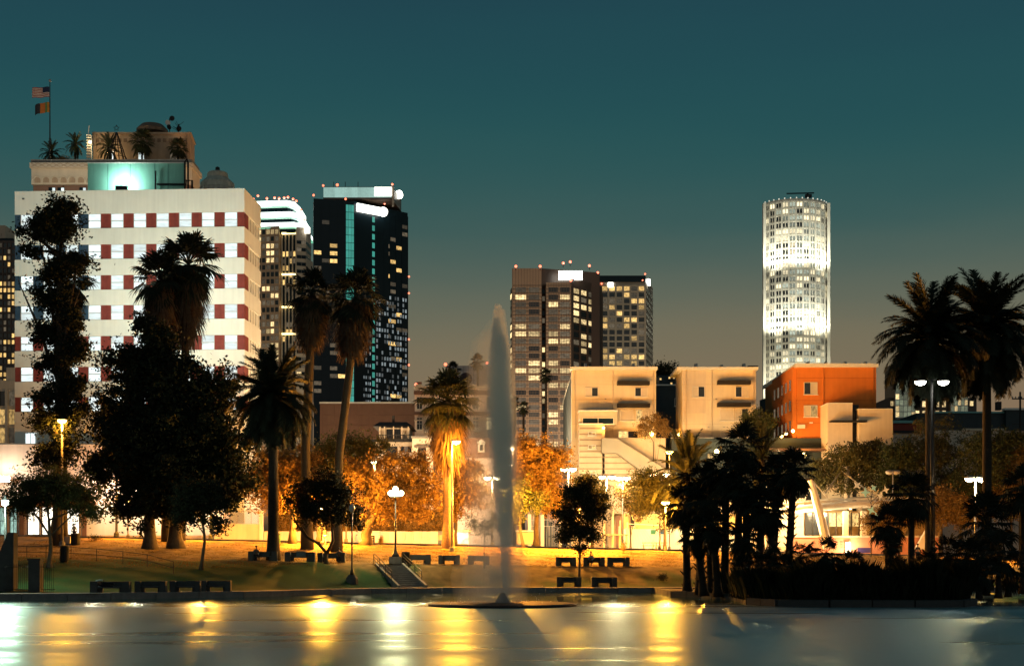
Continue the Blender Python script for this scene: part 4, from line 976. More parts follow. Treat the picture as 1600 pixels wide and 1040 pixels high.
rb2.box('wall', 1388, 676, 1444, None, 0, 12, CREAM2); rb2.box('red_fascia', 1393, 661, 1440, 672, .2, 12, M('red_fascia_paint', (.22, .04, .025), .7)); rb2.box('teal_edge', 1392, 656.5, 1440, 660.5, -.3, 12, MATS['teal_flashing']); rb2.box('dark_soffit', 1390, 672, 1441, 676, -.4, 11, ROOF)
rb2.win(1412, 683, 1424, 692, -.05, GLASS, DKFRAME, 2, 1)
up = empty('utility_pole', (PX(1594, 190), 190, zs(40)), 'dark wooden utility pole with crossarms over the low roofs', 'pole')
uh = PZ(612, 190) - zs(40)
MB().tube([(0, 0, 0), (0, 0, uh)], [.2, .13], 8).obj('pole', METAL, up)
for k in (1., 2.6, 4.4): MB().box(-1.1, -.06, uh - k, 1.1, .06, uh - k + .16).obj('crossarm', METAL, up)
for k in range(6): MB().lathe([(.06, 0), (.1, .1), (.05, .25)], 6).obj('insulator', GREYMETAL, up, (-1 + .4 * k, 0, uh - .84))

# ---------- playground wall and playset
yw = Bld('yellow_wall_building', 'pale yellow single storey wall lit brightly behind the playground', 'building', 975, 169)
yw.box('wall', 972, 802, 1180, None, 0, 6, M('yellow_stucco', (.75, .55, .2), .85, .1, .6)); yw.box('dado', 972, 826, 1180, None, -.06, 0, WHITE); yw.box('parapet', 960, 784, 1180, 802, .2, 6, BLK)
yw.win(985, 806, 992, 822, -.03, GLASS, FRAME, 1, 1); yw.box('door', 962, 805, 970, None, -.05, .2, BROWN)
for a, mt in ((1017, M('green_board', (.05, .22, .12), .6)), (1031, M('blue_board', (.03, .12, .25), .6))): yw.box('wall_board', a, 827, a + 8, 834, -.14, -.06, mt)
pg = empty('playset', (PX(958, 161), 161, zs(10)), 'pale playground climbing frame with slide and mast', 'playground')
for a, h in ((-1, 3.4), (0, 4.6), (.8, 3.2), (1.6, 3.0)): MB().tube([(a, 0, 0), (a, 0, h)], .07, 6).tube([(a, 1.4, 0), (a, 1.4, h * .8)], .07, 6).obj('post', WHITEMETAL, pg)
MB().box(-1.1, -.1, 1.5, 1.7, 1.5, 1.62).obj('deck', GREYMETAL, pg)
MB().add([(-1.2, -.2, 1.9), (-1.2, .6, 1.9), (-3.0, -.2, .25), (-3.0, .6, .25), (-1.25, -.2, 1.6), (-1.25, .6, 1.6), (-3.0, -.2, 0), (-3, .6, 0)], [(0, 2, 3, 1), (4, 5, 7, 6), (0, 4, 6, 2), (1, 3, 7, 5), (0, 1, 5, 4), (2, 6, 7, 3)]).obj('slide', WHITEMETAL, pg)
for k in range(8): MB().tube([(1.8 + .25 * k, 0, 2.4 - .03 * k), (1.9 + .45 * k, 0, 0)], .035, 5).obj('climbing_bar', WHITEMETAL, pg)
MB().tube([(1.6, 0, 2.8), (5.6, 0, 2.6)], .05, 5).obj('top_bar', WHITEMETAL, pg)
MB().tube([(4.3, 0, 0), (5, 0, 2.3), (5.5, 0, 0)], .06, 5).obj('a_frame', WHITEMETAL, pg)
for a, lab in ((1008, 'yellow seated picnic table with white posts on the playground'), (1028, 'yellow picnic table beside the thin tree on the playground')):
    t_ = empty('picnic_table', (PX(a + 5, 163), 163, zs(14)), lab, 'table')
    MB().box(-.7, -.4, .72, .7, .4, .8).obj('tabletop', M('yellow_plastic', (.6, .38, .05), .6), t_)
    for sy in (-.7, .7): MB().box(-.7, sy - .14, .42, .7, sy + .14, .47).obj('bench_seat', MATS['yellow_plastic'], t_)
    for sx in (-.55, .55): MB().box(sx - .04, -.65, 0, sx + .04, .65, .4).box(sx - .04, -.05, .4, sx + .04, .05, .72).obj('leg', GREYMETAL, t_)

# ---------- metro station: canopy on a leaning pylon, masts and stays
MS = Bld('metro_station', 'white tube canopy station hung from leaning pylons, pink base wall', 'station', 1300, 160)
MS.box('end_wall', 1190, 778, 1256, None, 2.2, 9, CREAM2)
for k in range(5): MS.box('wall_joint', 1191, 790 + 16 * k, 1255, 790.7 + 16 * k, 2.15, 2.2, TAN)
MS.box('back_wall', 1256, 798, 1470, None, 5, 9, M('tan_interior_wall', (.45, .32, .16), .8))
for a in range(1258, 1345, 12): MS.box('glass_mullion', a, 800, a + .9, 838, 2.4, 2.6, DKFRAME)
for a in range(1258, 1294, 12): MS.box('pane', a + 1, 801, a + 11.5, 835, 2.5, 2.55, GLASS)
for a in range(1295, 1340, 12): MS.box('pane', a + 1, 801, a + 11.5, 822, 2.5, 2.55, LITY)
for a in (1294, 1322): MS.box('column', a + 24, 798, a + 32, None, 1.6, 2.2, CREAM2)
SALMON = M('salmon_wall', (.5, .22, .14), .85, .12, 1)
MS.box('base_wall', 1236, 839, 1466, None, 0, .5, SALMON); MS.box('base_coping', 1235, 836.5, 1467, 839, -.1, .6, CREAM2)
MS.box('blue_board', 1340, 855, 1361, 863, -.08, 0, M('indigo_board', (.03, .02, .1), .6)); MS.box('notice', 1400, 852, 1410, 862, -.1, 0, BLACK)
for k in (0, 1, 2): MS.box('louvre', 1313.5, 844.5 + 4 * k, 1317, 847.5 + 4 * k, -.05, 0, BROWN)
tube_pts = [(MS.lx(a, -1), -1, MS.lz(b, -1)) for a, b in ((1226, 796), (1280, 792), (1340, 787.5), (1400, 785), (1440, 786), (1472, 790))]
MB().tube(tube_pts, .42, 10).obj('canopy_tube', WHITEMETAL, MS.root, smooth=True)
cp = MB()
for (x0_, y0_, z0_), (x1_, y1_, z1_) in zip(tube_pts[:-1], tube_pts[1:]):
    cp.add([(x0_, -.8, z0_ + .5), (x1_, -.8, z1_ + .5), (x1_, 7, z1_ + .9), (x0_, 7, z0_ + .9), (x0_, -.8, z0_ + .7), (x1_, -.8, z1_ + .7), (x1_, 7, z1_ + 1.1), (x0_, 7, z0_ + 1.1)], [(3, 2, 1, 0), (4, 5, 6, 7), (0, 1, 5, 4), (1, 2, 6, 5), (2, 3, 7, 6), (3, 0, 4, 7)])
cp.obj('canopy_roof', WHITEMETAL, MS.root)
MB().tube([(MS.lx(1293, -2), -2.2, MS.lz(856, -2)), (MS.lx(1281, -2), -1.8, MS.lz(800, -2)), (MS.lx(1268, -2), -1.4, MS.lz(749, -2))], [.55, .5, .36], 8).obj('pylon', WHITEMETAL, MS.root)
MB().box(-.5, -.3, -.15, .5, .3, .15).obj('pylon_cap', METAL, MS.root, (MS.lx(1266, -2), -1.4, MS.lz(748, -2)))
MB().tube([(MS.lx(1323, 3), 3, MS.lz(790, 3)), (MS.lx(1323, 3), 3, MS.lz(728, 3))], [.36, .3], 8).obj('mast', GREYMETAL, MS.root)
for a, b, c, d in ((1268, 752, 1252, 790), (1268, 752, 1300, 788), (1323, 733, 1288, 770), (1323, 733, 1372, 780), (1288, 770, 1262, 796)):
    MB().tube([(MS.lx(a, 0), -.8 if a == 1268 else 2.6, MS.lz(b, 0)), (MS.lx(c, 0), -.5, MS.lz(d, 0))], .08, 5).obj('stay', WHITEMETAL if a == 1268 else GREYMETAL, MS.root)
for a in (1295, 1312, 1258, 1330):
    MB().lathe([(.12, -.05), (.12, .05)], 8).obj('soffit_lamp', SMALLLENS, MS.root, (MS.lx(a), .4, MS.lz(794.5)))
lamp('soffit_light', 'POINT', MS.root, (MS.lx(1300), .8, MS.lz(801)), 1700, WARM, .3)
lamp('soffit_light', 'POINT', MS.root, (MS.lx(1250), -1.2, MS.lz(812)), 1900, WARM, .3)
lamp('base_light', 'POINT', MS.root, (MS.lx(1325), -1.2, MS.lz(856)), 900, WARM, .2)
MB().box(-.25, -.15, 0, .25, .15, 1.4).obj('lit_panel', E('lit_ticket_panel', (1, .85, .5), 5, False), MS.root, (MS.lx(1324), -.3, MS.lz(866)))
MB().add([(MS.lx(1430, -1), -1, MS.lz(858)), (MS.lx(1448, -1), -1, MS.lz(858)), (MS.lx(1447, -1), -1, MS.lz(828)), (MS.lx(1430, -1), -.4, MS.lz(858)), (MS.lx(1448, -1), -.4, MS.lz(858)), (MS.lx(1447, -1), -.4, MS.lz(828))], [(0, 1, 2), (5, 4, 3), (0, 2, 5, 3), (2, 1, 4, 5), (1, 0, 3, 4)]).obj('buttress', WHITEMETAL, MS.root)
ka = empty('kite_sculpture', (PX(1361, 146), 146, gz(PX(1361, 146), 146)), 'thin branching pole sculpture with pale blue star shaped kites', 'sculpture')
kz = lambda py: PZ(py, 146) - ka.location.z
kx = lambda px: PX(px, 146) - ka.location.x
MB().tube([(0, 0, 0), (0, 0, kz(770))], [.06, .04], 6).obj('pole', METAL, ka)
for i, (a, b, s_, mt) in enumerate(((1352, 769, .55, 0), (1365, 762, .4, 0), (1361, 797, .5, 0), (1369, 807, .5, 0), (1339, 758, .5, 1), (1376, 774, .5, 1), (1384, 765, .45, 1), (1344, 795, .4, 1), (1381, 798, .4, 1))):
    MB().tube([(0, 0, kz(b + 18)), (kx(a), 0, kz(b))], .025, 4).obj('branch', METAL, ka)
    pp = [(s_ * (1 if k % 2 == 0 else .35) * math.sin(math.pi * k / 4 + i), s_ * (1 if k % 2 == 0 else .35) * math.cos(math.pi * k / 4 + i)) for k in range(8)]
    MB().add([(x_, -.03, z_) for x_, z_ in pp] + [(x_, .03, z_) for x_, z_ in pp], [tuple(range(8)), tuple(range(8, 16))[::-1]] + [(k, (k + 1) % 8, 8 + (k + 1) % 8, 8 + k) for k in range(8)]).obj('kite', M('pale_blue_kite', (.25, .55, .6), .5) if mt == 0 else M('pale_grey_kite', (.5, .5, .46), .5), ka, (kx(a), -.05, kz(b)))
# ================================================================== TREES
def tree(name, label, px, Y, blobs, mat, n, size, tr, path=None, bark=BARK, group=None, seed=1, base_z=None, depth=.85, limbs=True, per=34):
    rng = np.random.default_rng(seed); s_ = Y / F
    x0 = PX(px, Y); z0 = gz(x0, Y) - .05 if base_z is None else base_z
    r = empty(name, (x0, Y, z0), label, 'tree', group)
    lx = lambda q: PX(q, Y) - x0
    lz = lambda q: PZ(q, Y) - z0
    bl = np.array([[lx(b[0]), (b[4] if len(b) > 4 else rng.uniform(-.3, .3) * b[2] * s_), lz(b[1]), b[2] * s_, b[3] * s_] for b in blobs])
    vol = (bl[:, 3] ** 1.3 * bl[:, 4] ** .9); pr = vol / vol.sum()
    nc = max(12, n // per)
    k = rng.choice(len(bl), nc, p=pr)
    d = rng.normal(size=(nc, 3)); d /= np.linalg.norm(d, axis=1)[:, None]
    rad = rng.uniform(0, 1, nc) ** .42 * (1 + .16 * np.sin(d[:, 0] * 7 + k) + .12 * np.sin(d[:, 2] * 9 + 2 * k)) 
    ns = nc // 5        # sprigs that break the outline
    rad[:ns] = rng.uniform(.95, 1.38, ns); rad *= 1 + .2 * np.sin(d[:, 0] * 13 + 3 * k) * np.cos(d[:, 2] * 11 + k)
    C = bl[k, :3] + d * rad[:, None] * np.stack([bl[k, 3], bl[k, 3] * depth, bl[k, 4]], 1)
    wt_ = rng.uniform(.3, 1.7, nc); wt_[:ns] *= .35; kk = rng.choice(nc, n, p=wt_ / wt_.sum())
    sg_ = rng.uniform(1.5, 3.6, nc)[kk][:, None] * size
    L_ = C[kk] + rng.normal(size=(n, 3)) * sg_ * np.array([1, 1, .75])
    link('crown', np_mesh('crown', *np_leaves(L_, size, rng), mat), r)
    # trunk and limbs
    path = path or [(px, blobs[0][1])]
    tp = [(0, 0, -.1)] + [(lx(a), rng.uniform(-.05, .05), lz(b)) for a, b in path]
    full = [tp[0]]
    for a, b in zip(tp[:-1], tp[1:]):
        for q in (.33, .66, 1): full.append(tuple(Vector(a).lerp(Vector(b), q) + Vector((rng.normal() * tr * .12, rng.normal() * tr * .12, 0))))
    rd = [tr * (1.45 if i == 0 else 1) * (1 - .5 * i / (len(full) - 1)) for i in range(len(full))]
    MB().tube(full, rd, 9).obj('trunk', bark, r, smooth=True)
    if limbs:
        top = Vector(full[-1]); mid = Vector(full[max(1, len(full) - 3)])
        for i in range(min(len(bl), 9)):
            e_ = Vector(bl[i, :3]); st = top if i % 2 else mid
            m_ = st.lerp(e_, .5) + Vector((rng.normal() * .2, rng.normal() * .2, .1 * (e_ - st).length))
            MB().tube([st, m_, e_], [tr * .42, tr * .26, tr * .08], 6).obj('limb', bark, r, smooth=True)
        tw = MB()
        for i in range(min(nc, 60)):
            e_ = Vector(C[i]); b_ = Vector(bl[k[i], :3]); tw.tube([b_, b_.lerp(e_, .6) + Vector((0, 0, .1)), e_], [tr * .12, tr * .08, tr * .03], 4)
        tag(tw.obj('twigs', bark, r), kind='stuff')
    return r

# --- palm leaves (shared meshes, one per droop class)
def pinnate(e0, bend, seed, mat):
    rng = random.Random(seed); m = MB(); n_ = 16; p = Vector((0, 0, 0)); pts = [p]; dirs = []
    for i in range(n_):
        a = math.radians(e0 - bend * ((i + .5) / n_) ** 1.2); d = Vector((math.cos(a), 0, math.sin(a))); dirs.append(d); p = p + d / n_; pts.append(p)
    m.tube(pts, [.012 * (1 - .8 * i / n_) for i in range(n_ + 1)], 3)
    N = 84
    for j in range(N):
        t = .1 + .9 * j / (N - 1); f_ = t * n_; i = min(n_ - 1, int(f_)); c = pts[i].lerp(pts[i + 1], f_ - i); d = dirs[i]
        l_ = .2 * (math.sin(math.pi * (.12 + .82 * t)) ** .6) * rng.uniform(.85, 1.1)
        up = Vector((-d.z, 0, d.x))
        for sd in (-1, 1):
            q = (d * rng.uniform(.6, .8) + Vector((0, sd, 0)) * .62 + up * rng.uniform(-.25, .22) + Vector((0, 0, -.12))).normalized() * l_
            b = d * .012
            m.add([c - b, c + b, c + q * .55 + b * .8, c + q], [(0, 1, 2, 3)])
    return m.mesh('frond', mat)
def fan(e0, bend, seed, mat):
    rng = random.Random(seed); m = MB(); pts = [Vector((0, 0, 0))]; p = pts[0]
    for i in range(5):
        a = math.radians(e0 - bend * .5 * (i / 5)); p = p + Vector((math.cos(a), 0, math.sin(a))) * .1; pts.append(p)
    m.tube(pts, [.016, .013, .012, .011, .01, .01], 3)
    a = math.radians(e0 - bend * .6); d = Vector((math.cos(a), 0, math.sin(a))); up = Vector((-d.z, 0, d.x)); sdv = Vector((0, 1, 0))
    N = 17
    for j in range(N):
        th = math.radians(-105 + 210 * j / (N - 1)); l_ = .52 * (.78 + .22 * math.cos(th)) * rng.uniform(.9, 1.08)
        u = d * math.cos(th) + sdv * math.sin(th) * .92 + up * .12 * math.cos(2.2 * th)
        w = (d * -math.sin(th) + sdv * math.cos(th)) * .03
        c1 = p + u * l_ * .55; dr = Vector((0, 0, -1)) * l_ * rng.uniform(.12, .34)
        c2 = p + u * l_ * .85 + dr * .5; c3 = p + u * l_ * .98 + dr * 1.2
        k_ = up * (.012 if j % 2 else -.012)
        m.add([p, c1 + w + k_, c2 + w * .5, c3, c2 - w * .5, c1 - w - k_], [(0, 1, 2, 4, 5), (2, 3, 4)])
    return m.mesh('frond', mat)
FC = {}
def frond_set(kind, mat):
    k = (kind, mat.name)
    if k not in FC:
        if kind == 'date': FC[k] = [pinnate(e, b, i, mat) for i, (e, b) in enumerate(((84, 30), (72, 55), (56, 75), (40, 85), (22, 85), (4, 78), (-16, 66), (-36, 50), (-55, 34)))]
        else: FC[k] = [fan(e, b, i, mat) for i, (e, b) in enumerate(((82, 25), (62, 40), (42, 50), (22, 55), (0, 55), (-24, 50), (-46, 40)))]
    return FC[k]

def palm(kind, label, px, Y, cpy, Rpx, tr, nf=60, mat=FRONDD, skirt=None, base=None, path=None, bark=PALMBARK, group=None, seed=1, name=None, low=1., high=1., boots=0, skirt_r=None, thatch=DKTHATCH, parts=True, cpx=None):
    rng = random.Random(seed); s_ = Y / F; cpx = cpx if cpx is not None else px
    x0 = PX(px, Y); z0 = gz(x0, Y) - .05 if base is None else base
    r = empty(name or ('date_palm' if kind == 'date' else 'fan_palm'), (x0, Y, z0), label, 'palm', group)
    c = Vector((PX(cpx, Y) - x0, 0, PZ(cpy, Y) - z0)); Rm = Rpx * s_
    mid = [Vector((PX(a, Y) - x0, 0, PZ(b, Y) - z0)) for a, b in (path or [])]
    ctl = [Vector((0, 0, -.1))] + mid + [c]; pts = []; 
    for a, b in zip(ctl[:-1], ctl[1:]):
        k_ = 4 if mid else 10
        pts += [a.lerp(b, i / k_) for i in range(k_)]
    pts.append(c)
    n_ = len(pts) - 1
    MB().tube(pts, [tr * (1.4 if i == 0 else 1.12 if i == 1 else 1) * (1 - .25 * i / n_) * (1 + .05 * (i % 2)) for i in range(n_ + 1)], 10).obj('trunk', bark, r, smooth=True)
    if kind == 'date': MB().lathe([(tr * .8, -.55 * Rm * .28), (tr * 1.7, -.1 * Rm), (tr * 1.5, .04 * Rm), (tr * .5, .12 * Rm)], 12).obj('crown_shaft', bark, r, c)
    S = frond_set(kind, mat); nS = len(S)
    if parts:
        for i in range(nf):
            t = (i + .5) / nf; k_ = int(nS * t ** low); k_ = max(0, min(nS - 1, k_ + rng.choice((0, 0, 0, -1, 1))))
            o = link('frond', S[k_], r, c + Vector((0, 0, Rm * .06 * (1 - 2 * t))), i * 2.39996 + rng.uniform(-.25, .25))
            sc = Rm * rng.uniform(.9, 1.12) * (1.05 if kind == 'date' else 1.02); o.scale = (sc, sc, sc * high)
            o.rotation_euler[0] = rng.uniform(-.25, .25)
    else:
        m = MB()
        for i in range(nf):
            t = (i + .5) / nf; me = S[min(nS - 1, int(nS * t))]; az = i * 2.39996; sc = Rm * rng.uniform(.85, 1.1)
            mx = Matrix.Translation(c) @ Matrix.Rotation(az, 4, 'Z') @ Matrix.Scale(sc, 4)
            m.add([mx @ v.co for v in me.vertices], [tuple(p_.vertices) for p_ in me.polygons])
        m.obj('crown', mat, r)
    if skirt:
        (ya, yb2), sr = skirt, (skirt_r or 14) * s_
        za, zb2 = c.z + (cpy - ya) * s_, c.z + (cpy - yb2) * s_
        nk = 1500; rg = np.random.default_rng(seed); H = za - zb2
        t = rg.uniform(0, 1, nk); az = rg.uniform(0, 2 * math.pi, nk); z1 = za - H * t * .88
        prof = sr * (.55 + .9 * np.sin(math.pi * np.clip(.18 + .75 * t, 0, 1)) ** .8) * rg.uniform(.5, 1.05, nk)
        ln = H * rg.uniform(.1, .26, nk); 
        ax = np.interp(z1, [p_.z for p_ in pts], [p_.x for p_ in pts])
        dx, dy = np.cos(az), np.sin(az); wdt = sr * rg.uniform(.03, .09, nk)
        top = np.stack([ax + dx * prof * .75, dy * prof * .75, z1], 1); bot = np.stack([ax + dx * prof * 1.05 + rg.normal(size=nk) * .05, dy * prof * 1.05, z1 - ln], 1)
        sv = np.stack([-dy, dx, np.zeros(nk)], 1) * wdt[:, None]
        V_ = np.stack([top - sv, top + sv, bot + sv * .25, bot - sv * .25], 1).reshape(-1, 3)
        link('skirt', np_mesh('skirt', V_, np.arange(4 * nk).reshape(-1, 4), thatch), r)
        cpts = [(ax_, 0) for ax_ in (0, 1)]
        MB().tube([(float(np.interp(z_, [p_.z for p_ in pts], [p_.x for p_ in pts])), 0, z_) for z_ in np.linspace(za, zb2 + H * .1, 6)], [sr * .45, sr * .8, sr * .95, sr * .9, sr * .7, sr * .4], 9).obj('thatch_core', thatch, r)
    for i in range(boots):
        t = (i + .5) / boots; f_ = t * n_; k_ = min(n_ - 1, int(f_)); q = pts[k_].lerp(pts[k_ + 1], f_ - k_); az = i * 2.4
        d = Vector((math.cos(az), math.sin(az), .9)); b = q + Vector((d.x, d.y, 0)) * tr * .7
        MB().tube([b, b + d * tr * 1.1], [tr * .3, tr * .08], 4, True).obj('leaf_stub', bark, r)
    return r

# --- left group
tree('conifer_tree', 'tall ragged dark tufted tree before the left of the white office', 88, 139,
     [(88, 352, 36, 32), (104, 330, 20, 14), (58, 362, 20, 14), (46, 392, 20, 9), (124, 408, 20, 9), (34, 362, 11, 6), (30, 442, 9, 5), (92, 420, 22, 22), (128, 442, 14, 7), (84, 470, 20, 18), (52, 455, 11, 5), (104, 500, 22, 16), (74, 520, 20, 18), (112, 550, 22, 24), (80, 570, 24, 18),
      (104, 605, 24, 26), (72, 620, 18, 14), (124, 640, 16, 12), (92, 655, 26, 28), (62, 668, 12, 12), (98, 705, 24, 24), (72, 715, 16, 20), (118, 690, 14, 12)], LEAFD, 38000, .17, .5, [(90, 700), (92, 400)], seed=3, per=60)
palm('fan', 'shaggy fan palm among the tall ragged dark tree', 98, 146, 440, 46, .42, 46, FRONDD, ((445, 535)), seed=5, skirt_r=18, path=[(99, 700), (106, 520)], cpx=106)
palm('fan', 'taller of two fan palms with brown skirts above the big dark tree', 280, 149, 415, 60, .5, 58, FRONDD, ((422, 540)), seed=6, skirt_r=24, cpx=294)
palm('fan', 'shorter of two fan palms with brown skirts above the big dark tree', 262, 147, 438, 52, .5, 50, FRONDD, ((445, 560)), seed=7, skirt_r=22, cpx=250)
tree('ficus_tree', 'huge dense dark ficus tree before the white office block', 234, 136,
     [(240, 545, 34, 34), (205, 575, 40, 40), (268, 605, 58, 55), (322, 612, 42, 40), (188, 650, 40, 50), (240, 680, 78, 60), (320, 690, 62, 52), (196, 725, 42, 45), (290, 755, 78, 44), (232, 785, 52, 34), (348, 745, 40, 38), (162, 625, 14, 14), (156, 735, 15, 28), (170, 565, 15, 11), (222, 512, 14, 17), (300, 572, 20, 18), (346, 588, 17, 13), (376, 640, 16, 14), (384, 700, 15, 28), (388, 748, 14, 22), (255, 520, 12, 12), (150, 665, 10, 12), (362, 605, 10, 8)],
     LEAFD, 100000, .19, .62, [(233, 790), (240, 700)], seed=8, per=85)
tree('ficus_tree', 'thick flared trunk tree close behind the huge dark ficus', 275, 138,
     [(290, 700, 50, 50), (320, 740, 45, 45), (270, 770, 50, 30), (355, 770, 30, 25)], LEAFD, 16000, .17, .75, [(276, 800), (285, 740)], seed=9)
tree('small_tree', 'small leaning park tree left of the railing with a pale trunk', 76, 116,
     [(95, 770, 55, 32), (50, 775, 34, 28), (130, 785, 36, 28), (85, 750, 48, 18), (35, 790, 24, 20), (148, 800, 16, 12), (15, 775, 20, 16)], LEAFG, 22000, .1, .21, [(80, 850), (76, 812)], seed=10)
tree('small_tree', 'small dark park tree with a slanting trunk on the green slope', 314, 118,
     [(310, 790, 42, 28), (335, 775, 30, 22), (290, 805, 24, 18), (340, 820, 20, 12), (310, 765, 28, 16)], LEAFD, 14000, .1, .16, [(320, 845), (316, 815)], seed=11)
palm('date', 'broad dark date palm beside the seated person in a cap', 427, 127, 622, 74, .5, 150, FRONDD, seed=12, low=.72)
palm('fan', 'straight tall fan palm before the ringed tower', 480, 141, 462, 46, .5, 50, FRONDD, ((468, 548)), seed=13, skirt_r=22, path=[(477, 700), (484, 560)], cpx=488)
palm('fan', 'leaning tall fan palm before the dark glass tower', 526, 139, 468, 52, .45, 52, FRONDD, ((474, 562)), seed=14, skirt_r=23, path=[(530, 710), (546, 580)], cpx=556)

# --- sodium lit street trees
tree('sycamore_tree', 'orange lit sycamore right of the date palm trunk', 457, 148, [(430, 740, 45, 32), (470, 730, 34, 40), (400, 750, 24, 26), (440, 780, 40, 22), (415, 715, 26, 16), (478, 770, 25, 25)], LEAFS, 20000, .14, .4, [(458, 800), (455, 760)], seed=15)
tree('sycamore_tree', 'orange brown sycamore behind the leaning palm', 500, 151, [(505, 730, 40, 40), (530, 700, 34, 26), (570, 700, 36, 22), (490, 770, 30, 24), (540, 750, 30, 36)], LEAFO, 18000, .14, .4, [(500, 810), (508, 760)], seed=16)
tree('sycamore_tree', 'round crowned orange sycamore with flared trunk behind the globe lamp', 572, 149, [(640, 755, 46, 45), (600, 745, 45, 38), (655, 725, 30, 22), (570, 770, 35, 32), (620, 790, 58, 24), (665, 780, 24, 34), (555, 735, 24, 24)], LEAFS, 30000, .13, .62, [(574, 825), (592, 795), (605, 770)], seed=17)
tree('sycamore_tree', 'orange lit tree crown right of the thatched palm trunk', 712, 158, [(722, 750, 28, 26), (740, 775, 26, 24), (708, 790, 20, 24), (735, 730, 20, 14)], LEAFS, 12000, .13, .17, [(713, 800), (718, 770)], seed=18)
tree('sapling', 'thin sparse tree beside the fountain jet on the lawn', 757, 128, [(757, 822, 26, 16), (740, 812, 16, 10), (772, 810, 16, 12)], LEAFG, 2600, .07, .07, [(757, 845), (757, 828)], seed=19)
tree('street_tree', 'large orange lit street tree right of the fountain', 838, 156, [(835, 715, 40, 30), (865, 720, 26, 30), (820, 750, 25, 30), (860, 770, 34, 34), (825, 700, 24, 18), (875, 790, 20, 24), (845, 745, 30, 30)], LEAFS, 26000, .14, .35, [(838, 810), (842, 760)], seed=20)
tree('street_tree', 'dark shaded street tree trailing beside the fountain', 818, 150, [(815, 775, 20, 24), (835, 785, 18, 16), (808, 800, 14, 14)], LEAFG, 6000, .12, .18, [(812, 820), (815, 790)], seed=21)
tree('park_tree', 'dark leafy young tree standing before the two lower benches', 905, 125.5, [(904, 778, 26, 20), (886, 802, 20, 16), (925, 800, 20, 20), (900, 828, 28, 16), (914, 757, 15, 11), (881, 838, 12, 11), (930, 836, 13, 11), (888, 768, 12, 10), (936, 778, 9, 9), (908, 856, 14, 8)], LEAFD, 19000, .1, .12, [(906, 860), (905, 820)], seed=22)
tree('street_tree', 'brown lit street tree between the parking lamps and dark young tree', 925, 158, [(925, 770, 22, 20), (935, 785, 16, 16), (915, 755, 18, 14)], LEAFO, 8000, .13, .15, [(926, 810)], seed=23)
tree('street_tree', 'bushy brown tree over the picnic tables', 1038, 158, [(1030, 775, 40, 30), (1010, 750, 30, 18), (1050, 800, 26, 24), (1000, 780, 22, 20), (1060, 770, 22, 26)], LEAFO, 20000, .13, .14, [(1039, 820), (1034, 790)], seed=24)
tree('street_tree', 'pale yellow lit tree crown beside the parking lamps', 985, 166, [(985, 780, 22, 20), (975, 765, 14, 12), (998, 795, 14, 14)], LEAFS, 7000, .13, .12, [(986, 800)], seed=25)
tree('roof_tree', 'thin orange tree glowing against the first cream apartment', 1022, 174, [(1020, 660, 22, 14), (1008, 672, 14, 10), (1034, 672, 14, 10)], LEAFS, 4000, .1, .1, [(1021, 690)], seed=26)
tree('roof_tree', 'dark podium tree at the corner of the orange apartment', 1182, 173, [(1180, 655, 25, 16), (1170, 664, 18, 10), (1195, 662, 16, 10)], LEAFG, 5000, .12, .12, [(1181, 685)], seed=27)
tree('distant_tree', 'dark distant tree between the cream apartment blocks', 1040, 240, [(1040, 580, 14, 12), (1034, 592, 12, 14), (1046, 595, 10, 12)], LEAFD, 3500, .22, .3, [(1040, 640)], seed=28)
# --- right background
for i, (lab, px_, bl, mt, sd) in enumerate((
    ('dark street tree below the orange apartment', 1325, [(1330, 712, 45, 22), (1300, 730, 34, 24), (1355, 730, 34, 26), (1330, 750, 50, 24), (1285, 745, 22, 20), (1365, 700, 18, 14)], LEAFO, 30),
    ('tall green street tree beside the left date palm trunk', 1470, [(1470, 690, 42, 38), (1440, 720, 34, 34), (1500, 730, 28, 34), (1470, 760, 50, 34), (1430, 760, 28, 26)], LEAFO, 31),
    ('dark street tree behind the twin unlit lamp', 1405, [(1405, 715, 28, 24), (1395, 750, 26, 26), (1420, 770, 26, 22)], LEAFG, 32),
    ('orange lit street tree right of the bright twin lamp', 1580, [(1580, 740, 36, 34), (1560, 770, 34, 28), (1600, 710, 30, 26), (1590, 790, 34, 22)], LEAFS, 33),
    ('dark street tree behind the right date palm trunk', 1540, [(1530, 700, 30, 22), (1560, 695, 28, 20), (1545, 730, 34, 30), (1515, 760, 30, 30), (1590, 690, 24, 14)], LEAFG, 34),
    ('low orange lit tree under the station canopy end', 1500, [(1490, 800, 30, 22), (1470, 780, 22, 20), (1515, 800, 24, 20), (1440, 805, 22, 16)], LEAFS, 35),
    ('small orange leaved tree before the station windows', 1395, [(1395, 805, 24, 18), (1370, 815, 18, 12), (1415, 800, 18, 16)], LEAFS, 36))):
    tree('street_tree', lab, px_, 164 - i * 1.5, bl, mt, 15000, .14, .2, [(px_, 800 if i < 5 else 830), (px_, bl[0][1] + 15)], seed=sd)

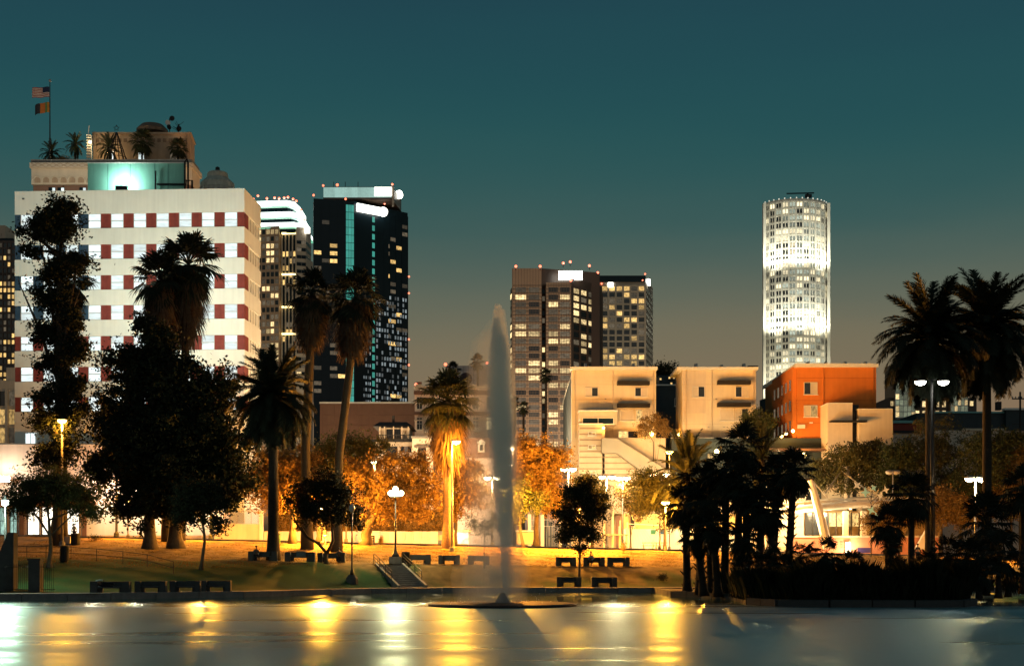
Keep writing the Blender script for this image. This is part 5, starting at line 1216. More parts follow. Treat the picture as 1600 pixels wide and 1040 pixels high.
# --- palms further off and on the old roof
for a, c_, r_, Y_, lab in ((708, 577, 15, 300, 'small far palm directly above the thatched palm'), (752, 565, 15, 262, 'slender far palm by the blank block with the disc'), (853, 587, 14, 225, 'slender palm before the bronze tower'), (818, 637, 13, 220, 'short far palm right of the fountain top'), (804, 628, 11, 222, 'smallest far palm hidden by the fountain spray')):
    palm('fan', lab, a, Y_, c_, r_, .22, 30, FRONDD, base=zs(0), seed=int(a), parts=False, skirt=(c_ + 3, c_ + 10), skirt_r=3, cpx=a - (6 if a == 752 else 0))
for a, c_, r_ in ((80, 240, 18), (118, 226, 17), (170, 232, 20), (222, 222, 20), (278, 231, 16)):
    palm('date' if a < 200 else 'fan', {80: 'roof palm at the foot of the flagpole', 118: 'roof palm standing alone between flagpole and stair tower', 170: 'roof palm behind the wire cone tree', 222: 'roof palm before the middle penthouse window', 278: 'roof palm before the dim right penthouse window'}[a], a, 203.5, c_, r_ * 1.25, .16, 34, FRONDS, base=ORZ - .4, seed=a, parts=False, group='palms on the hotel roof', name='roof_palm')
sh = empty('roof_shrub', (PX(98, 202), 202, ORZ), 'brown rounded shrub by the flagpole foot on the roof', 'shrub')
link('foliage', np_mesh('foliage', *np_leaves(NP.normal(size=(1500, 3)) * np.array([.55, .4, .3]) + np.array([0, 0, .5]), .1, NP), LEAFS), sh)
palm('fan', 'thick fan palm with an orange lit thatch skirt behind the sodium lamp', 700, 147, 628, 56, .52, 62, FRONDS, ((632, 735)), seed=40, skirt_r=25, low=.9, thatch=THATCH, bark=M('smooth_palm_trunk', (.3, .2, .12), .9, .25, 3, .6, 10, stretch=(1, 1, 2)))
palm('date', 'left of two towering dark date palms beyond the reeds', 1453, 112, 533, 88, .42, 160, FRONDD, seed=41, low=.7)
palm('date', 'right of two towering dark date palms beyond the reeds', 1542, 117, 518, 90, .42, 160, FRONDD, seed=42, low=.7)
palm('date', 'young date palm with upright orange lit fronds above the palm thicket', 1072, 150, 745, 62, .3, 34, FRONDS, seed=43, low=2.2, high=1.1)
palm('date', 'young date palm glowing orange below the orange apartment', 1190, 152, 722, 52, .3, 34, FRONDS, seed=44, low=2.0, high=1.1)
# --- thicket of dark fan palms on the peninsula
for i, (a, Y_, c_, r_, lean) in enumerate(((1074, 108, 792, 44, -3), (1093, 106, 758, 46, 4), (1112, 104, 778, 44, -6), (1132, 103, 738, 48, 3), (1150, 107, 702, 46, 8), (1166, 102, 760, 46, 0), (1184, 100, 790, 42, 6), (1122, 101, 820, 36, -8), (1205, 104, 745, 44, 10), (1152, 99, 845, 34, 8), (1215, 100, 800, 36, -14), (1100, 103, 835, 32, -12))):
    palm('fan', 'dark fan palm crowded in the thicket on the peninsula', a, Y_, c_, r_, .3, 40, FRONDD, base=.3, seed=50 + i, group='palm thicket on the peninsula', cpx=a + lean, boots=20, low=.75, skirt=(c_ + 6, c_ + 38), skirt_r=10, thatch=FRONDD)
palm('fan', 'single fan palm with a stubbly trunk left of the station pylon', 1229, 101, 735, 42, .28, 40, FRONDD, base=.3, seed=70, boots=56, cpx=1241)
palm('date', 'slanting brown trunk palm left of the stubbly fan palm', 1200, 110, 755, 34, .3, 30, FRONDD, base=.4, seed=71, cpx=1216)
for i, (a, Y_, c_, r_, lab) in enumerate(((1424, 100, 775, 46, 'mid height fan palm before the station end'), (1388, 98, 820, 38, 'low fan palm before the station notice'), (1392, 94, 850, 20, 'stunted fan palm rising from the reeds'), (1540, 104, 822, 56, 'wide dark fan palm under the right date palm'), (1598, 108, 765, 46, 'dark fan palm cut by the right picture side of the shore'))):
    palm('fan', lab, a, Y_, c_, r_, .26, 40, FRONDD, base=.3, seed=80 + i, low=.85)
for i, (a, Y_, c_, r_) in enumerate(((1250, 92, 872, 34), (1290, 90, 868, 34), (1225, 90, 885, 26), (1330, 92, 885, 30), (1480, 97, 868, 40), (1510, 95, 870, 40), (1560, 97, 865, 42), (1450, 95, 885, 34), (1575, 100, 890, 36), (1530, 92, 895, 34), (1400, 93, 893, 28), (1160, 97, 888, 26), (1190, 94, 885, 32), (1208, 92, 876, 26))):
    palm('fan', 'low spiky dark palm clump among the shoreline reeds', a, Y_, c_, r_, .22, 30, FRONDD, base=.3, seed=95 + i, group='low palms in the reeds', low=.8, name='low_palm')
# reeds: one uncountable mass
rg = np.random.default_rng(5); nk = 26000
xx = rg.uniform(14.8, 31, nk); yy = np.interp(xx, [14.8, 17, 19, 27, 29, 31], [90, 86.5, 85.6, 85.8, 90, 102]) + rg.gamma(1.5, 1.6, nk)
hgt = (.9 + .9 * np.sin(xx * .9 + 1) ** 2 + .5 * np.sin(xx * 2.3) ** 2) * rg.uniform(.5, 1.25, nk)
az = rg.uniform(0, 6.283, nk); lean = rg.uniform(.05, .45, nk) * hgt
b0 = np.stack([xx, yy, np.full(nk, .3)], 1); sv = np.stack([-np.sin(az), np.cos(az), np.zeros(nk)], 1) * .014
m1 = b0 + np.stack([np.cos(az) * lean * .35, np.sin(az) * lean * .35, hgt * .65], 1); t1 = b0 + np.stack([np.cos(az) * lean, np.sin(az) * lean, hgt], 1)
V_ = np.stack([b0 - sv, b0 + sv, m1 + sv, t1, m1 - sv], 1).reshape(-1, 3)
tag(link('reeds', np_mesh('reeds', V_, np.arange(5 * nk).reshape(-1, 5), LEAFD)), 'dark mass of reeds along the peninsula shore', 'reeds', kind='stuff')
# grass blades on the slope and lawn
nk = 70000; xx = rg.uniform(-48, 40, nk); yb_a = np.array([yb(x_) for x_ in xx]); yy = yb_a + 3 + (148 - yb_a - 3) * rg.uniform(.3, 1, nk)
keep = np.array([not in_stairs(a, b, .5) for a, b in zip(xx, yy)]); xx, yy = xx[keep], yy[keep]; nk = len(xx)
zz_ = np.array([gz(a, b) for a, b in zip(xx, yy)]); hgt = rg.uniform(.03, .1, nk); az = rg.uniform(0, 6.283, nk)
b0 = np.stack([xx, yy, zz_ - .04], 1); sv = np.stack([-np.sin(az), np.cos(az), np.zeros(nk)], 1) * .03
t1 = b0 + np.stack([np.cos(az) * .05, np.sin(az) * .05, hgt + .04], 1)
tag(link('grass', np_mesh('grass', np.stack([b0 - sv, b0 + sv, t1], 1).reshape(-1, 3), np.arange(3 * nk).reshape(-1, 3), DRYM)), 'short patchy park grass on the lakeside lawn', 'grass', kind='stuff')
# shrubs
def shrub(label, px, Y, rpx, hpx, mat, n=500):
    x0 = PX(px, Y); s_ = Y / F; r = empty('shrub', (x0, Y, gz(x0, Y)), label, 'shrub')
    c = NP.normal(size=(n, 3)) * np.array([rpx * s_ * .45, rpx * s_ * .4, hpx * s_ * .28]) + np.array([0, 0, hpx * s_ * .6])
    c[:, 2] = np.maximum(c[:, 2], .02)
    link('foliage', np_mesh('foliage', *np_leaves(c, .055, NP), mat), r)
    m = MB()
    for k in range(6): m.tube([(0, 0, -.05), (rpx * s_ * .5 * math.cos(k), rpx * s_ * .5 * math.sin(k), hpx * s_ * .7)], .015, 4)
    m.obj('stems', BARK, r)
shrub('small dark shrub alone on the slope by the lower bench', 1035, 126, 9, 10, LEAFD); shrub('reddish seedling behind the upper bench near the playground', 974, 146, 6, 16, LEAFS)
shrub('low dark shrub at the foot of the white shop wall', 148, 146, 12, 8, LEAFD); shrub('pale dry shrub beside the notice kiosk', 595, 149.5, 4, 11, LEAFS)
# ================================================================== LAMPS
def street_lamp(label, px, py, Y, heads, lens, energy, col, pole=.09, name='street_lamp', arm=.75, ground=None, mat=GREYMETAL, cone=None):
    x0 = PX(px, Y); z0 = ground if ground is not None else gz(x0, Y)
    r = empty(name, (x0, Y, z0), label, 'lamp'); h = PZ(py, Y) - z0
    MB().lathe([(pole * 2.6, 0), (pole * 2.4, .4), (pole * 1.3, .5)], 10).obj('base', CONC, r)
    MB().tube([(0, 0, .4), (0, 0, h + .25)], [pole * 1.2, pole * .8], 8).obj('pole', mat, r, smooth=True)
    for sx in heads:
        MB().tube([(0, 0, h + .15), (sx * arm * .4, 0, h + .25)], pole * .5, 6).obj('arm', mat, r)
        hd = MB().lathe([(.44, h + .06), (.42, h + .16), (.2, h + .28), (.05, h + .3)], 12, (sx * arm, 0)).obj('head', mat, r)
        MB().lathe([(.05, h - .24), (.28, h - .16), (.4, h - .04), (.42, h + .055)], 12, (sx * arm, 0)).obj('lens', lens, hd, smooth=True)
        if energy: lamp('bulb', 'POINT', r, (sx * arm, -.05, h - .4), energy, col, .25)
    return r
street_lamp('orange sodium street lamp before the thatched palm', 706, 690, 143, (1,), SODLENS, 9500, SODIUM, .12, arm=.45)
street_lamp('orange street lamp half hidden in the left dark tree', 97, 657, 137.5, (0,), SODLENS, 6500, SODIUM, .12)
street_lamp('twin head parking lamp above the round orange sycamore', 541, 735, 160, (-1, 1), WARMLENS, 2232, WARM, arm=.55)
street_lamp('twin head parking lamp seen through the fountain spray', 769, 746, 160, (-1, 1), WARMLENS, 2480, WARM, arm=.55)
street_lamp('twin head parking lamp at the left side of the stair tower', 888, 733, 162, (-1, 1), WARMLENS, 2232, WARM, arm=.5)
street_lamp('wide twin head parking lamp before the banded stair tower', 948, 745, 163, (-1, 1), WARMLENS, 1674, WARM, arm=.6)
street_lamp('narrow twin head parking lamp beside the pale yellow tree', 973, 747, 165, (-1, 1), WARMLENS, 1450, WARM, arm=.45)
street_lamp('twin head parking lamp over the bushy brown tree', 1031, 741, 164, (-1, 1), WARMLENS, 2678, WARM, arm=.75)
street_lamp('bright lamp showing through the palm thicket', 1199, 748, 160, (-1, 1), WARMLENS, 4017, WARM, arm=.5)
street_lamp('bright twin head lamp beside the right date palm trunk', 1524, 748, 126, (-1, 1), WARMLENS, 3600 or 1984, WARM, arm=.5)
street_lamp('unlit twin head lamp post above the kite sculpture', 1395, 738, 158, (-1, 1), M('unlit_lens', (.5, .48, .42), .4), 0, WARM, arm=.4)
street_lamp('tall twin head lamp mast against the left towering date palm trunk', 1456, 597, 107, (-1, 1), E('mast_lens', (1, .95, .8), 25, False), 15, (1, .9, .7), .1, arm=.86, ground=.3, mat=METAL)
street_lamp('small orange lamp on a post before the ramp', 1046, 706, 166, (0,), SODLENS, 350, SODIUM, .06, ground=zs(18))
for a, b, Y_, lab in ((200, 775, 149.5, 'park post lamp hidden behind the left flank of the huge ficus'), (318, 785, 149.5, 'park post lamp behind the small slanting tree'), (503, 792, 146, 'park post lamp behind the forked tree crown'), (787, 765, 147, 'park post lamp masked by the fountain jet'), (906, 785, 146, 'park post lamp behind the dark young tree'), (1040, 785, 150, 'park post lamp inside the bushy brown tree side'), (1110, 790, 148, 'park post lamp behind the palm thicket'), (1545, 835, 141, 'park post lamp behind the wide dark fan palm')):
    street_lamp(lab, a, b, Y_, (0,), SODLENS, 13000 if a < 400 else 12000 if a == 1110 else 15000 if a in (1040, 1545) else 56000, SODIUM, .07, name='park_lamp')
for a, b, Y_, lab in ((585, 722, 196, 'parking lamp behind the round orange sycamore crown'), (668, 735, 190, 'parking lamp behind the thatched palm trunk'), (800, 700, 190, 'parking lamp beyond the fountain jet'), (562, 702, 238, 'parking lamp below the brown building wall')):
    street_lamp(lab, a, b, Y_, (0,), WARMLENS, 20000, (1, .66, .36), .08, ground=zs(0))
# added flood masts, unseen behind the trees, to wash the white office front
for a, lab in ((84, 'added unseen floodlight mast behind the ragged dark tree'), (182, 'added unseen floodlight mast behind the left edge of the ficus'), (256, 'added unseen floodlight mast behind the middle of the ficus'), (330, 'added unseen floodlight mast behind the right edge of the ficus')):
    x_ = PX(a, 151.3); f_ = empty('added_flood_mast', (x_, 151.3, zs(x_)), lab, 'floodlight'); h = 12.
    MB().lathe([(.3, 0), (.28, .4), (.14, .6), (.08, h)], 10).obj('pole', METAL, f_)
    MB().box(-.6, -.25, h, .6, .1, h + .5).obj('housing', METAL, f_); MB().box(-.55, .101, h + .05, .55, .13, h + .45).obj('lens', COOLLENS, f_)
    lamp('added_flood_lamp', 'SPOT', f_, (0, .5, h + .4), 12500, (.78, 1, .9), .4, aim(0, 24, 44), 122, 1)
# globe cluster lamp
gl = empty('globe_lamp', (PX(618, 128), 128, gz(PX(618, 128), 128)), 'ornate park lamp with a blazing cluster of globes by the steps', 'lamp')
gh = PZ(776, 128) - gl.location.z
MB().box(-.55, -.55, -.1, .55, .55, .62).obj('plinth', CONC, gl)
MB().lathe([(.34, .62), (.32, .8), (.2, .95), (.13, 1.3), (.1, 1.6), (.075, 3), (.06, gh)], 12).obj('post', METAL, gl, smooth=True)
MB().lathe([(.5, gh - .03), (.55, gh + .02), (.2, gh + .08)], 12).obj('bracket_ring', METAL, gl)
GLOBE = E('globe_lamp_glass', (1, .86, .5), 30, False)
for k in range(5):
    c = (.52 * math.cos(k * 1.2566), .52 * math.sin(k * 1.2566), gh + .34) if k else (0, 0, gh + .72)
    if k == 0: MB().tube([(0, 0, gh), (0, 0, gh + .5)], .04, 6).obj('stem', METAL, gl)
    MB().ball(c, .23, 14, 9).obj('globe', GLOBE, gl, smooth=True)
MB().ball((.52, 0, gh + .34), .23, 14, 9).obj('globe', GLOBE, gl, smooth=True)
lamp('bulb', 'POINT', gl, (0, -.95, gh + .5), 2300, (1, .78, .38), .35); lamp('bulb', 'POINT', gl, (0, .95, gh + .5), 2300, (1, .78, .38), .35)
# unlit acorn lamp by the water and lantern at the left steps
al = empty('acorn_lamp', (PX(550, 121), 121, gz(PX(550, 121), 121)), 'unlit dark acorn lamp post on the lower slope', 'lamp')
ah = PZ(800, 121) - al.location.z
MB().lathe([(.55, -.2), (.5, .35), (.3, .62)], 8).obj('plinth', DKCONC, al)
MB().lathe([(.17, .6), (.15, .9), (.09, 1.1), (.065, ah)], 10).obj('post', METAL, al, smooth=True)
MB().lathe([(.1, ah), (.26, ah + .25), (.24, ah + .5), (.08, ah + .75)], 12).obj('globe', M('frosted_glass', (.3, .34, .34), .3), al, smooth=True)
ll = empty('lantern_lamp', (PX(8, 106), 106, gz(PX(8, 106), 106)), 'lantern topped post lamp above the left steps', 'lamp')
lh = PZ(790, 106) - ll.location.z
MB().lathe([(.14, -.1), (.12, .5), (.07, .7), (.06, lh)], 10).obj('post', METAL, ll, smooth=True)
MB().lathe([(.12, lh), (.24, lh + .1), (.26, lh + .42)], 8).obj('lantern', E('lantern_glass', (1, .92, .7), .9, False), ll); lamp('lantern_bulb', 'POINT', ll, (.1, -.5, lh + .2), 2200, (.8, 1, .72), .2); MB().lathe([(.3, lh + .42), (.12, lh + .62), (.03, lh + .8)], 8).obj('cap', METAL, ll)

# ================================================================== PARK FURNITURE
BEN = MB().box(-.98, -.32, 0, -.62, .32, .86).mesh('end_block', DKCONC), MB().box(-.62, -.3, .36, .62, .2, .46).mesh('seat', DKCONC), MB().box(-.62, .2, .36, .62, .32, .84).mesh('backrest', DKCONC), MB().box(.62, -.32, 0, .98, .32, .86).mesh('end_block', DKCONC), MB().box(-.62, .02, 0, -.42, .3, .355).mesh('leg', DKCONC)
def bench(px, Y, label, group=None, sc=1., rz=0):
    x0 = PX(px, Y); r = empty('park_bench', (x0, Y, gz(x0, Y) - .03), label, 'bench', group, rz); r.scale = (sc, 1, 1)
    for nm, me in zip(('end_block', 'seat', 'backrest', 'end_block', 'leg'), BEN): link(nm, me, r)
    o = link('leg', BEN[4], r, (1.04, 0, 0))
    return r
def ybench(px): 
    Y = 125.
    for _ in range(4): Y = yt(PX(px, Y)) + .9
    return Y
for a, lab, s_ in ((411, 'concrete bench with a person in a cap beside the date palm', 1.3), (469, 'concrete bench with a blue grey sheet on its back', 1.35), (518, 'concrete bench with a person behind the forked small tree', 1.25), (653, 'concrete bench beside the trash can at the top of the steps', 1.2), (702, 'concrete bench in line with the thatched palm trunk', 1.0), (748, 'concrete bench veiled by the fountain spray', 1.0), (884, 'concrete bench left of the dark young tree on the upper lawn', .95), (928, 'concrete bench where a person in blue leans, upper lawn', 1.0), (966, 'concrete bench nearest the small reddish seedling', 1.05)):
    bench(a, ybench(a), lab, sc=s_)
bench(889, 123.6, 'concrete bench on the lakeside walk under the dark young tree', sc=1.08); bench(944, 123.4, 'concrete bench on the lakeside walk right of the young tree', sc=1.12)
bench(173, 103.6, 'lakeside concrete bench with a person lying on it', sc=1.45)
for a, Y_ in ((236, 104.6), (290, 105.8), (338, 107.2)): bench(a, Y_, 'empty shaded lakeside bench, %s along from the lying person' % {236: 'first', 290: 'second', 338: 'third'}[a], 'empty shaded benches by the water', 1.15)
sheet = MB().box(-.62, -.03, -.2, .2, .03, .26).obj('folded_sheet', M('blue_grey_cloth', (.1, .14, .15), .9, .3, 6), None, (PX(474, ybench(469)), ybench(469) - .02, gz(PX(469, ybench(469)), ybench(469)) + .62)); tag(sheet, 'blue grey sheet hung over a bench back', 'sheet')
def bin_(label, px, Y, w, h, mat, tilt=0):
    x0 = PX(px, Y); r = empty('trash_can', (x0, Y, gz(x0, Y) - .02), label, 'trash can'); r.rotation_euler = (0, tilt, 0)
    MB().lathe([(w * .42, 0), (w * .5, h * .1), (w * .5, h * .9), (w * .46, h * .92)], 14).obj('can', mat, r, smooth=False); MB().lathe([(w * .54, h * .92), (w * .54, h), (w * .3, h * 1.05)], 14).obj('lid', BLACK, r)
    for k in range(14): MB().box(-.03, -.02, h * .1, .03, .02, h * .9).obj('slat', mat, r, (w * .5 * math.cos(k * .4488), w * .5 * math.sin(k * .4488), 0), k * .4488 + 1.57)
bin_('dark slatted trash can leaning by the railing', 100, 119.5, .7, 1.35, BLACK, .06); bin_('dark trash can on the bare ground beyond the concrete block', 118, 139, .85, 1.15, BLACK); bin_('black trash can beside the bench at the head of the steps', 634, ybench(634), .75, 1.05, BLACK); bin_('green trash can behind the date palm trunk', 434, 147, .5, 1.1, M('green_can', (.03, .1, .05), .6))
cbk = empty('concrete_block', (PX(100, 140), 140, gz(PX(100, 140), 140)), 'square concrete block on a slab on the bare ground', 'block')
MB().box(-.75, -.5, .1, .75, .5, .78).obj('block', CREAM2, cbk); MB().box(-1.1, -.8, -.1, 1.1, .8, .1).obj('slab', CONC, cbk)
# railing on the left path
rl = empty('pipe_railing', (PX(20, 121), 121, 0), 'two bar pipe railing crossing the left lawn', 'railing')
rp_ = [(14, 123.5), (42, 123), (72, 122.5), (111, 122), (151, 121), (192, 119.5), (230, 118), (271, 115.5)]
pts = []
for a, Y_ in rp_:
    x_ = PX(a, Y_); pts.append(Vector((x_ - rl.location.x, Y_ - 121, gz(x_, Y_))))
for p_ in pts: MB().tube([p_ + Vector((0, 0, -.1)), p_ + Vector((0, 0, 1.0))], .03, 6).obj('post', METAL, rl)
for h in (1.0, .5): MB().tube([p_ + Vector((0, 0, h)) for p_ in pts], .025, 6).obj('rail', METAL, rl)
# gate piers, slanting stair wall and picket fence at the far left
def at(px, Y): return Vector((PX(px, Y), Y, gz(PX(px, Y), Y)))
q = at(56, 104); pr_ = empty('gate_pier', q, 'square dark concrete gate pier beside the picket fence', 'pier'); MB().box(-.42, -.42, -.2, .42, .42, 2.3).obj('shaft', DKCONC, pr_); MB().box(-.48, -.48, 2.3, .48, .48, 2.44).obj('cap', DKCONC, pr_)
q = at(8, 104.5); sw_ = empty('stair_wall', q, 'slanting concrete wall of the left steps', 'wall')
MB().add([(-3, 0, -.2), (.62, 0, -.2), (.62, 0, 4.3), (.2, 0, 4.3), (-.7, 0, 2.2), (-3, 0, 1.2), (-3, .9, -.2), (.62, .9, -.2), (.62, .9, 4.3), (.2, .9, 4.3), (-.7, .9, 2.2), (-3, .9, 1.2)], [(0, 1, 2, 3, 4, 5), (11, 10, 9, 8, 7, 6)] + [(i, 6 + i, 6 + (i + 1) % 6, (i + 1) % 6) for i in range(6)]).obj('wall', DKCONC, sw_)
q = at(50, 103.8); pf = empty('picket_fence', q, 'thin dark iron picket fence at the left shore', 'fence')
for k in range(26): MB().tube([(-1.95 + k * .14, 0, -.1), (-1.95 + k * .14, 0, 2.05)], .014, 4).obj('picket', METAL, pf)
for h in (.2, 1.85): MB().tube([(-2, 0, h), (1.7, 0, h)], .022, 4).obj('rail', METAL, pf)
# steps down to the water
stp = empty('stone_steps', (ST_TOP.x, ST_TOP.y, 0), 'concrete steps with handrails leading down to the lake', 'steps', rz=math.atan2(ST_DIR.y, ST_DIR.x))
zt0 = gz(ST_TOP.x, ST_TOP.y) + .03; NS = 12; rise = (zt0 - .45) / NS; run = ST_RUN / NS
for k in range(NS): MB().box(k * run, -ST_W / 2 + .2, -.3, (k + 1) * run + .05, ST_W / 2 - .2, zt0 - (k + .5) * rise).obj('step', CONC, stp)
for sd in (-1, 1):
    y0 = sd * ST_W / 2; a, b = min(y0, y0 - sd * .22), max(y0, y0 - sd * .22)
    MB().add([(-.2, a, -.3), (ST_RUN + .3, a, -.3), (ST_RUN + .3, a, .62), (-.2, a, zt0 + .12), (-.2, b, -.3), (ST_RUN + .3, b, -.3), (ST_RUN + .3, b, .62), (-.2, b, zt0 + .12)], [(0, 1, 2, 3), (7, 6, 5, 4), (0, 4, 5, 1), (1, 5, 6, 2), (2, 6, 7, 3), (3, 7, 4, 0)]).obj('side_wall', CONC, stp)
    for h in (.35, .65, .95):
        MB().tube([(-.5, y0, zt0 - .1), (-.5, y0, zt0 + h * .9), (-.3, y0, zt0 + h), (ST_RUN - 1.4, y0, zt0 + h - (ST_RUN - 1.4) * rise / run), (ST_RUN - 1.2, y0, .6)], .03, 6).obj('handrail', METAL, stp)
    for k in (1.2, 3.0): MB().tube([(k, y0, zt0 - k * rise / run - .1), (k, y0, zt0 + .95 - k * rise / run)], .03, 6).obj('rail_post', METAL, stp)
strip('upper_walk', list(np.linspace(-13, 12, 40)), lambda x: yt(x) - .25, lambda x: yt(x) + .35, lambda x: zt(x) + .07, CONC)
tree('small_tree', 'small forked tree with a domed dark crown behind the bench', 511, 125.6, [(500, 765, 45, 26), (470, 785, 28, 20), (535, 785, 28, 24), (505, 800, 50, 22), (555, 810, 12, 16), (520, 755, 30, 16)], LEAFD, 20000, .1, .2, [(511, 862)], seed=90, limbs=False)
fk = [o for o in bpy.data.objects if o.get('label') == 'small forked tree with a domed dark crown behind the bench'][0]
for pth, rd in (([(511, 864), (497, 848), (478, 838), (462, 815), (455, 795)], .15), ([(511, 864), (520, 845), (519, 820), (515, 795)], .16), ([(480, 838), (470, 820), (480, 790)], .08)):
    MB().tube([(PX(a, 125.6) - fk.location.x, 0, PZ(b, 125.6) - fk.location.z) for a, b in pth], [rd * (1 - .5 * i / (len(pth) - 1)) for i in range(len(pth))], 8).obj('limb', BARK, fk, smooth=True)

# ================================================================== FOUNTAIN
fo = empty('fountain', (PX(785, 88), 88, 0), 'tall misty water jet rising from a dark floating disc in the lake', 'fountain')
MB().lathe([(4.6, -.1), (4.6, .1), (4.4, .17), (.9, .22)], 40).obj('float_disc', BLACK, fo)
MB().lathe([(.5, .2), (.3, .5), (.16, .8)], 14).obj('nozzle', METAL, fo)
def volmat(name, dens, col):
    m = bpy.data.materials.new(name); m.use_nodes = True; n = m.node_tree.nodes; n.clear()
    o = n.new('ShaderNodeOutputMaterial'); v = n.new('ShaderNodeVolumePrincipled'); v.inputs['Color'].default_value = col + (1,); v.inputs['Density'].default_value = dens; v.inputs['Anisotropy'].default_value = 0
    m.node_tree.links.new(v.outputs[0], o.inputs['Volume']); return m
fz = lambda py: PZ(py, 88)
def lean(z): return (-.45 * (z / 18.6) ** 1.3 + .12, 0)
rf_ = random.Random(3)
JET = [(.12, 940), (.17, 900), (.27, 860), (.42, 800), (.54, 730), (.58, 650), (.55, 580), (.5, 530), (.4, 500), (.26, 474)]
MIST = [(1.3, 943), (1.32, 900), (1.28, 820), (1.2, 740), (1.05, 660), (.86, 580), (.6, 520), (.2, 482)]
for nm, dens, prof, k, off in [('jet', .85, JET, .5 + .24 * i, .03 * i) for i in range(5)] + [('mist', .075 + .03 * (i < 3), MIST, .5 + .2 * i, -.07 * i) for i in range(7)]:
    m = MB()
    m.lathe([(r_ * k * rf_.uniform(.88, 1.12), fz(y_) - (1.2 * rf_.random() * (k - .4) if y_ < 560 else 0)) for r_, y_ in prof], 24, (off, 0), lean)
    if nm == 'mist':   # ragged, drifting skirts of spray
        ph = rf_.uniform(0, 6); m.v = [(x_ * (1 + .12 * math.sin(z_ * .9 + ph)) - .25 * k * math.exp(-z_ / 9), y_, z_) for x_, y_, z_ in m.v]
    m.obj(nm, volmat('%s_water' % nm, dens, (.95, 1, 1)), fo, smooth=True)
spl = MB()   # splash drops round the nozzle
for i in range(260):
    a_, r_ = rf_.uniform(0, 6.283), rf_.gammavariate(2, .7); spl.ball((r_ * math.cos(a_), r_ * math.sin(a_), rf_.expovariate(1.3) * max(.1, 1.6 - r_ * .4) + .2), rf_.uniform(.015, .035), 4, 3)
tag(spl.obj('splash_drops', M('white_water_drop', (.6, .68, .66), .3), fo), kind='stuff')

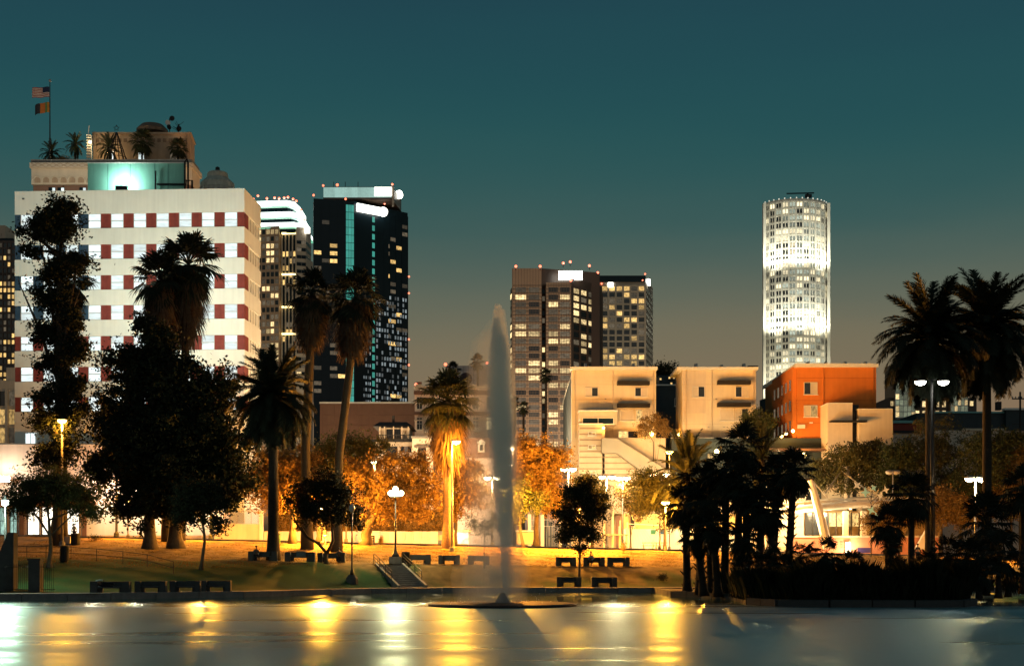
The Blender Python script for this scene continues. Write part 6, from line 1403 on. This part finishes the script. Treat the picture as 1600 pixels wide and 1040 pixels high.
# ================================================================== PEOPLE
def skin(name, joints, edges, mat, parent, root=0):
    me = bpy.data.meshes.new(name); me.from_pydata([j[0] for j in joints], edges, []); me.materials.append(mat)
    o = link(name, me, parent); md = o.modifiers.new('skin', 'SKIN'); md.use_smooth_shade = True
    for i, j in enumerate(joints):
        d = me.skin_vertices[0].data[i]; d.radius = (j[1], j[1]); d.use_root = i == root
    o.modifiers.new('sub', 'SUBSURF').levels = 1; o.modifiers['sub'].render_levels = 1
    return o
SKIN = M('skin_tone', (.12, .07, .045), .6, .1)
def person(label, loc, rz, top, legs, pose='sit', cap=False, bag=False, lie=False):
    r = empty('person', loc, label, 'person', rz=rz)
    sit = pose == 'sit'; hz = .47 if sit else .92
    J = {'pel': ((0, 0, hz), .13), 'wai': ((0, -.01 if sit else 0, hz + .2), .125), 'che': ((0, -.04 if sit else 0, hz + .42), .145), 'nek': ((0, -.07 if sit else 0, hz + .58), .055), 'chi': ((0, -.1 if sit else -.02, hz + .66), .065), 'hea': ((0, -.1 if sit else -.01, hz + .76), .098), 'cro': ((0, -.09 if sit else 0, hz + .84), .06), 'nos': ((0, -.2 if sit else -.11, hz + .73), .016)}
    Ed = [('pel', 'wai'), ('wai', 'che'), ('che', 'nek'), ('nek', 'chi'), ('chi', 'hea'), ('hea', 'cro'), ('hea', 'nos')]
    for s_, k in ((-1, 'l'), (1, 'r')):
        J.update({k + 'sh': ((s_ * .17, -.04 if sit else 0, hz + .48), .065), k + 'el': ((s_ * .25, -.08 if sit else .02, hz + .22), .046), k + 'wr': ((s_ * .12, -.3, hz + .14) if sit else (s_ * .26, -.04, hz - .02), .03), k + 'pa': ((s_ * .09, -.37, hz + .12) if sit else (s_ * .26, -.05, hz - .1), .034)})
        Ed += [('che', k + 'sh'), (k + 'sh', k + 'el'), (k + 'el', k + 'wr'), (k + 'wr', k + 'pa')]
        pa = Vector(J[k + 'pa'][0]); fd = (pa - Vector(J[k + 'wr'][0])).normalized()
        for f_ in range(5):
            off = Vector((.018 * (f_ - 2), 0, 0)) if sit else Vector((0, .018 * (f_ - 2), 0)); ln = (.045, .08, .088, .08, .062)[f_]
            e = pa + fd * ln + off * (2.2 if f_ == 0 else 1.3) + Vector((0, .01, -.015)); J[k + 'f%d' % f_] = (tuple(e), .009); Ed.append((k + 'pa', k + 'f%d' % f_))
        J.update({k + 'hi': ((s_ * .1, 0, hz - .02), .095), k + 'kn': ((s_ * .14, -.44, hz + .02) if sit else (s_ * .11, -.02, .5), .062), k + 'an': ((s_ * .14, -.42, .1) if sit else (s_ * .11, .02, .1), .042), k + 'to': ((s_ * .15, -.6, .045) if sit else (s_ * .13, -.16, .045), .036)})
        Ed += [('pel', k + 'hi'), (k + 'hi', k + 'kn'), (k + 'kn', k + 'an'), (k + 'an', k + 'to')]
    ks_ = list(J)
    def sub(keys, extra): 
        kk = [k for k in ks_ if k in keys]; return [(J[k][0], J[k][1] + extra) for k in kk], [(kk.index(a), kk.index(b)) for a, b in Ed if a in keys and b in keys]
    g = r
    if lie: g = None
    objs = [skin('body', *sub(set(ks_), 0), SKIN, r),
            skin('shirt', *sub({'wai', 'che', 'lsh', 'rsh', 'lel', 'rel', 'lwr', 'rwr'}, .018), top, r),
            skin('trousers', *sub({'pel', 'lhi', 'rhi', 'lkn', 'rkn', 'lan', 'ran'}, .016), legs, r)]
    h = Vector(J['hea'][0])
    objs.append(MB().lathe([(.112, h.z + .0), (.116, h.z + .05), (.095, h.z + .11), (.04, h.z + .145)], 12, (h.x, h.y + .012)).obj('cap' if cap else 'hair', BLACK, r, smooth=True))
    if cap: MB().box(-.07, h.y - .2, h.z + .03, .07, h.y - .08, h.z + .045).obj('cap_brim', BLACK, objs[-1])
    for s_ in (-1, 1): MB().ball((s_ * .035, h.y - .088, h.z + .01), .012, 6, 4).obj('eye', BLACK, objs[0])
    if lie: r.rotation_euler = lie
    return r
def seat(px, dz=0): 
    Y = ybench(px); x_ = PX(px, Y); return Vector((x_, Y, gz(x_, Y) - .03 + dz))
GREYC = M('grey_cloth', (.07, .09, .09), .9, .2, 6); DARKC = M('dark_cloth', (.012, .014, .018), .9, .2, 6); PALEC = M('pale_blue_cloth', (.3, .4, .4), .9, .15, 6)
person('person in a cap sitting hunched on the bench by the date palm', seat(400), .5, GREYC, DARKC, cap=True)
person('person in a grey shirt sitting on the bench by the forked tree', seat(530), 0, GREYC, DARKC)
person('person in a pale blue top slumped on the upper lawn bench', seat(924), -.4, PALEC, DARKC)
b_ = Vector((PX(160, 103.6), 103.6, .42 + .45))
person('person in a pale shirt lying along the lakeside bench', b_ + Vector((.95, -.05, .08)), 0, PALEC, DARKC, pose='stand', lie=(0, -math.pi / 2 + .12, 0))
q = at(116, 145); person('standing person in a pale top behind the trash can', q, 0, PALEC, DARKC, pose='stand')
q = at(507, 147.5); person('standing person in pale trousers under the forked tree crown', q, .3, DARKC, M('pale_trousers', (.5, .45, .36), .9), pose='stand')
q = at(1434, 139); person('dark clothed standing person before the white buttress', q, 0, DARKC, DARKC, pose='stand')
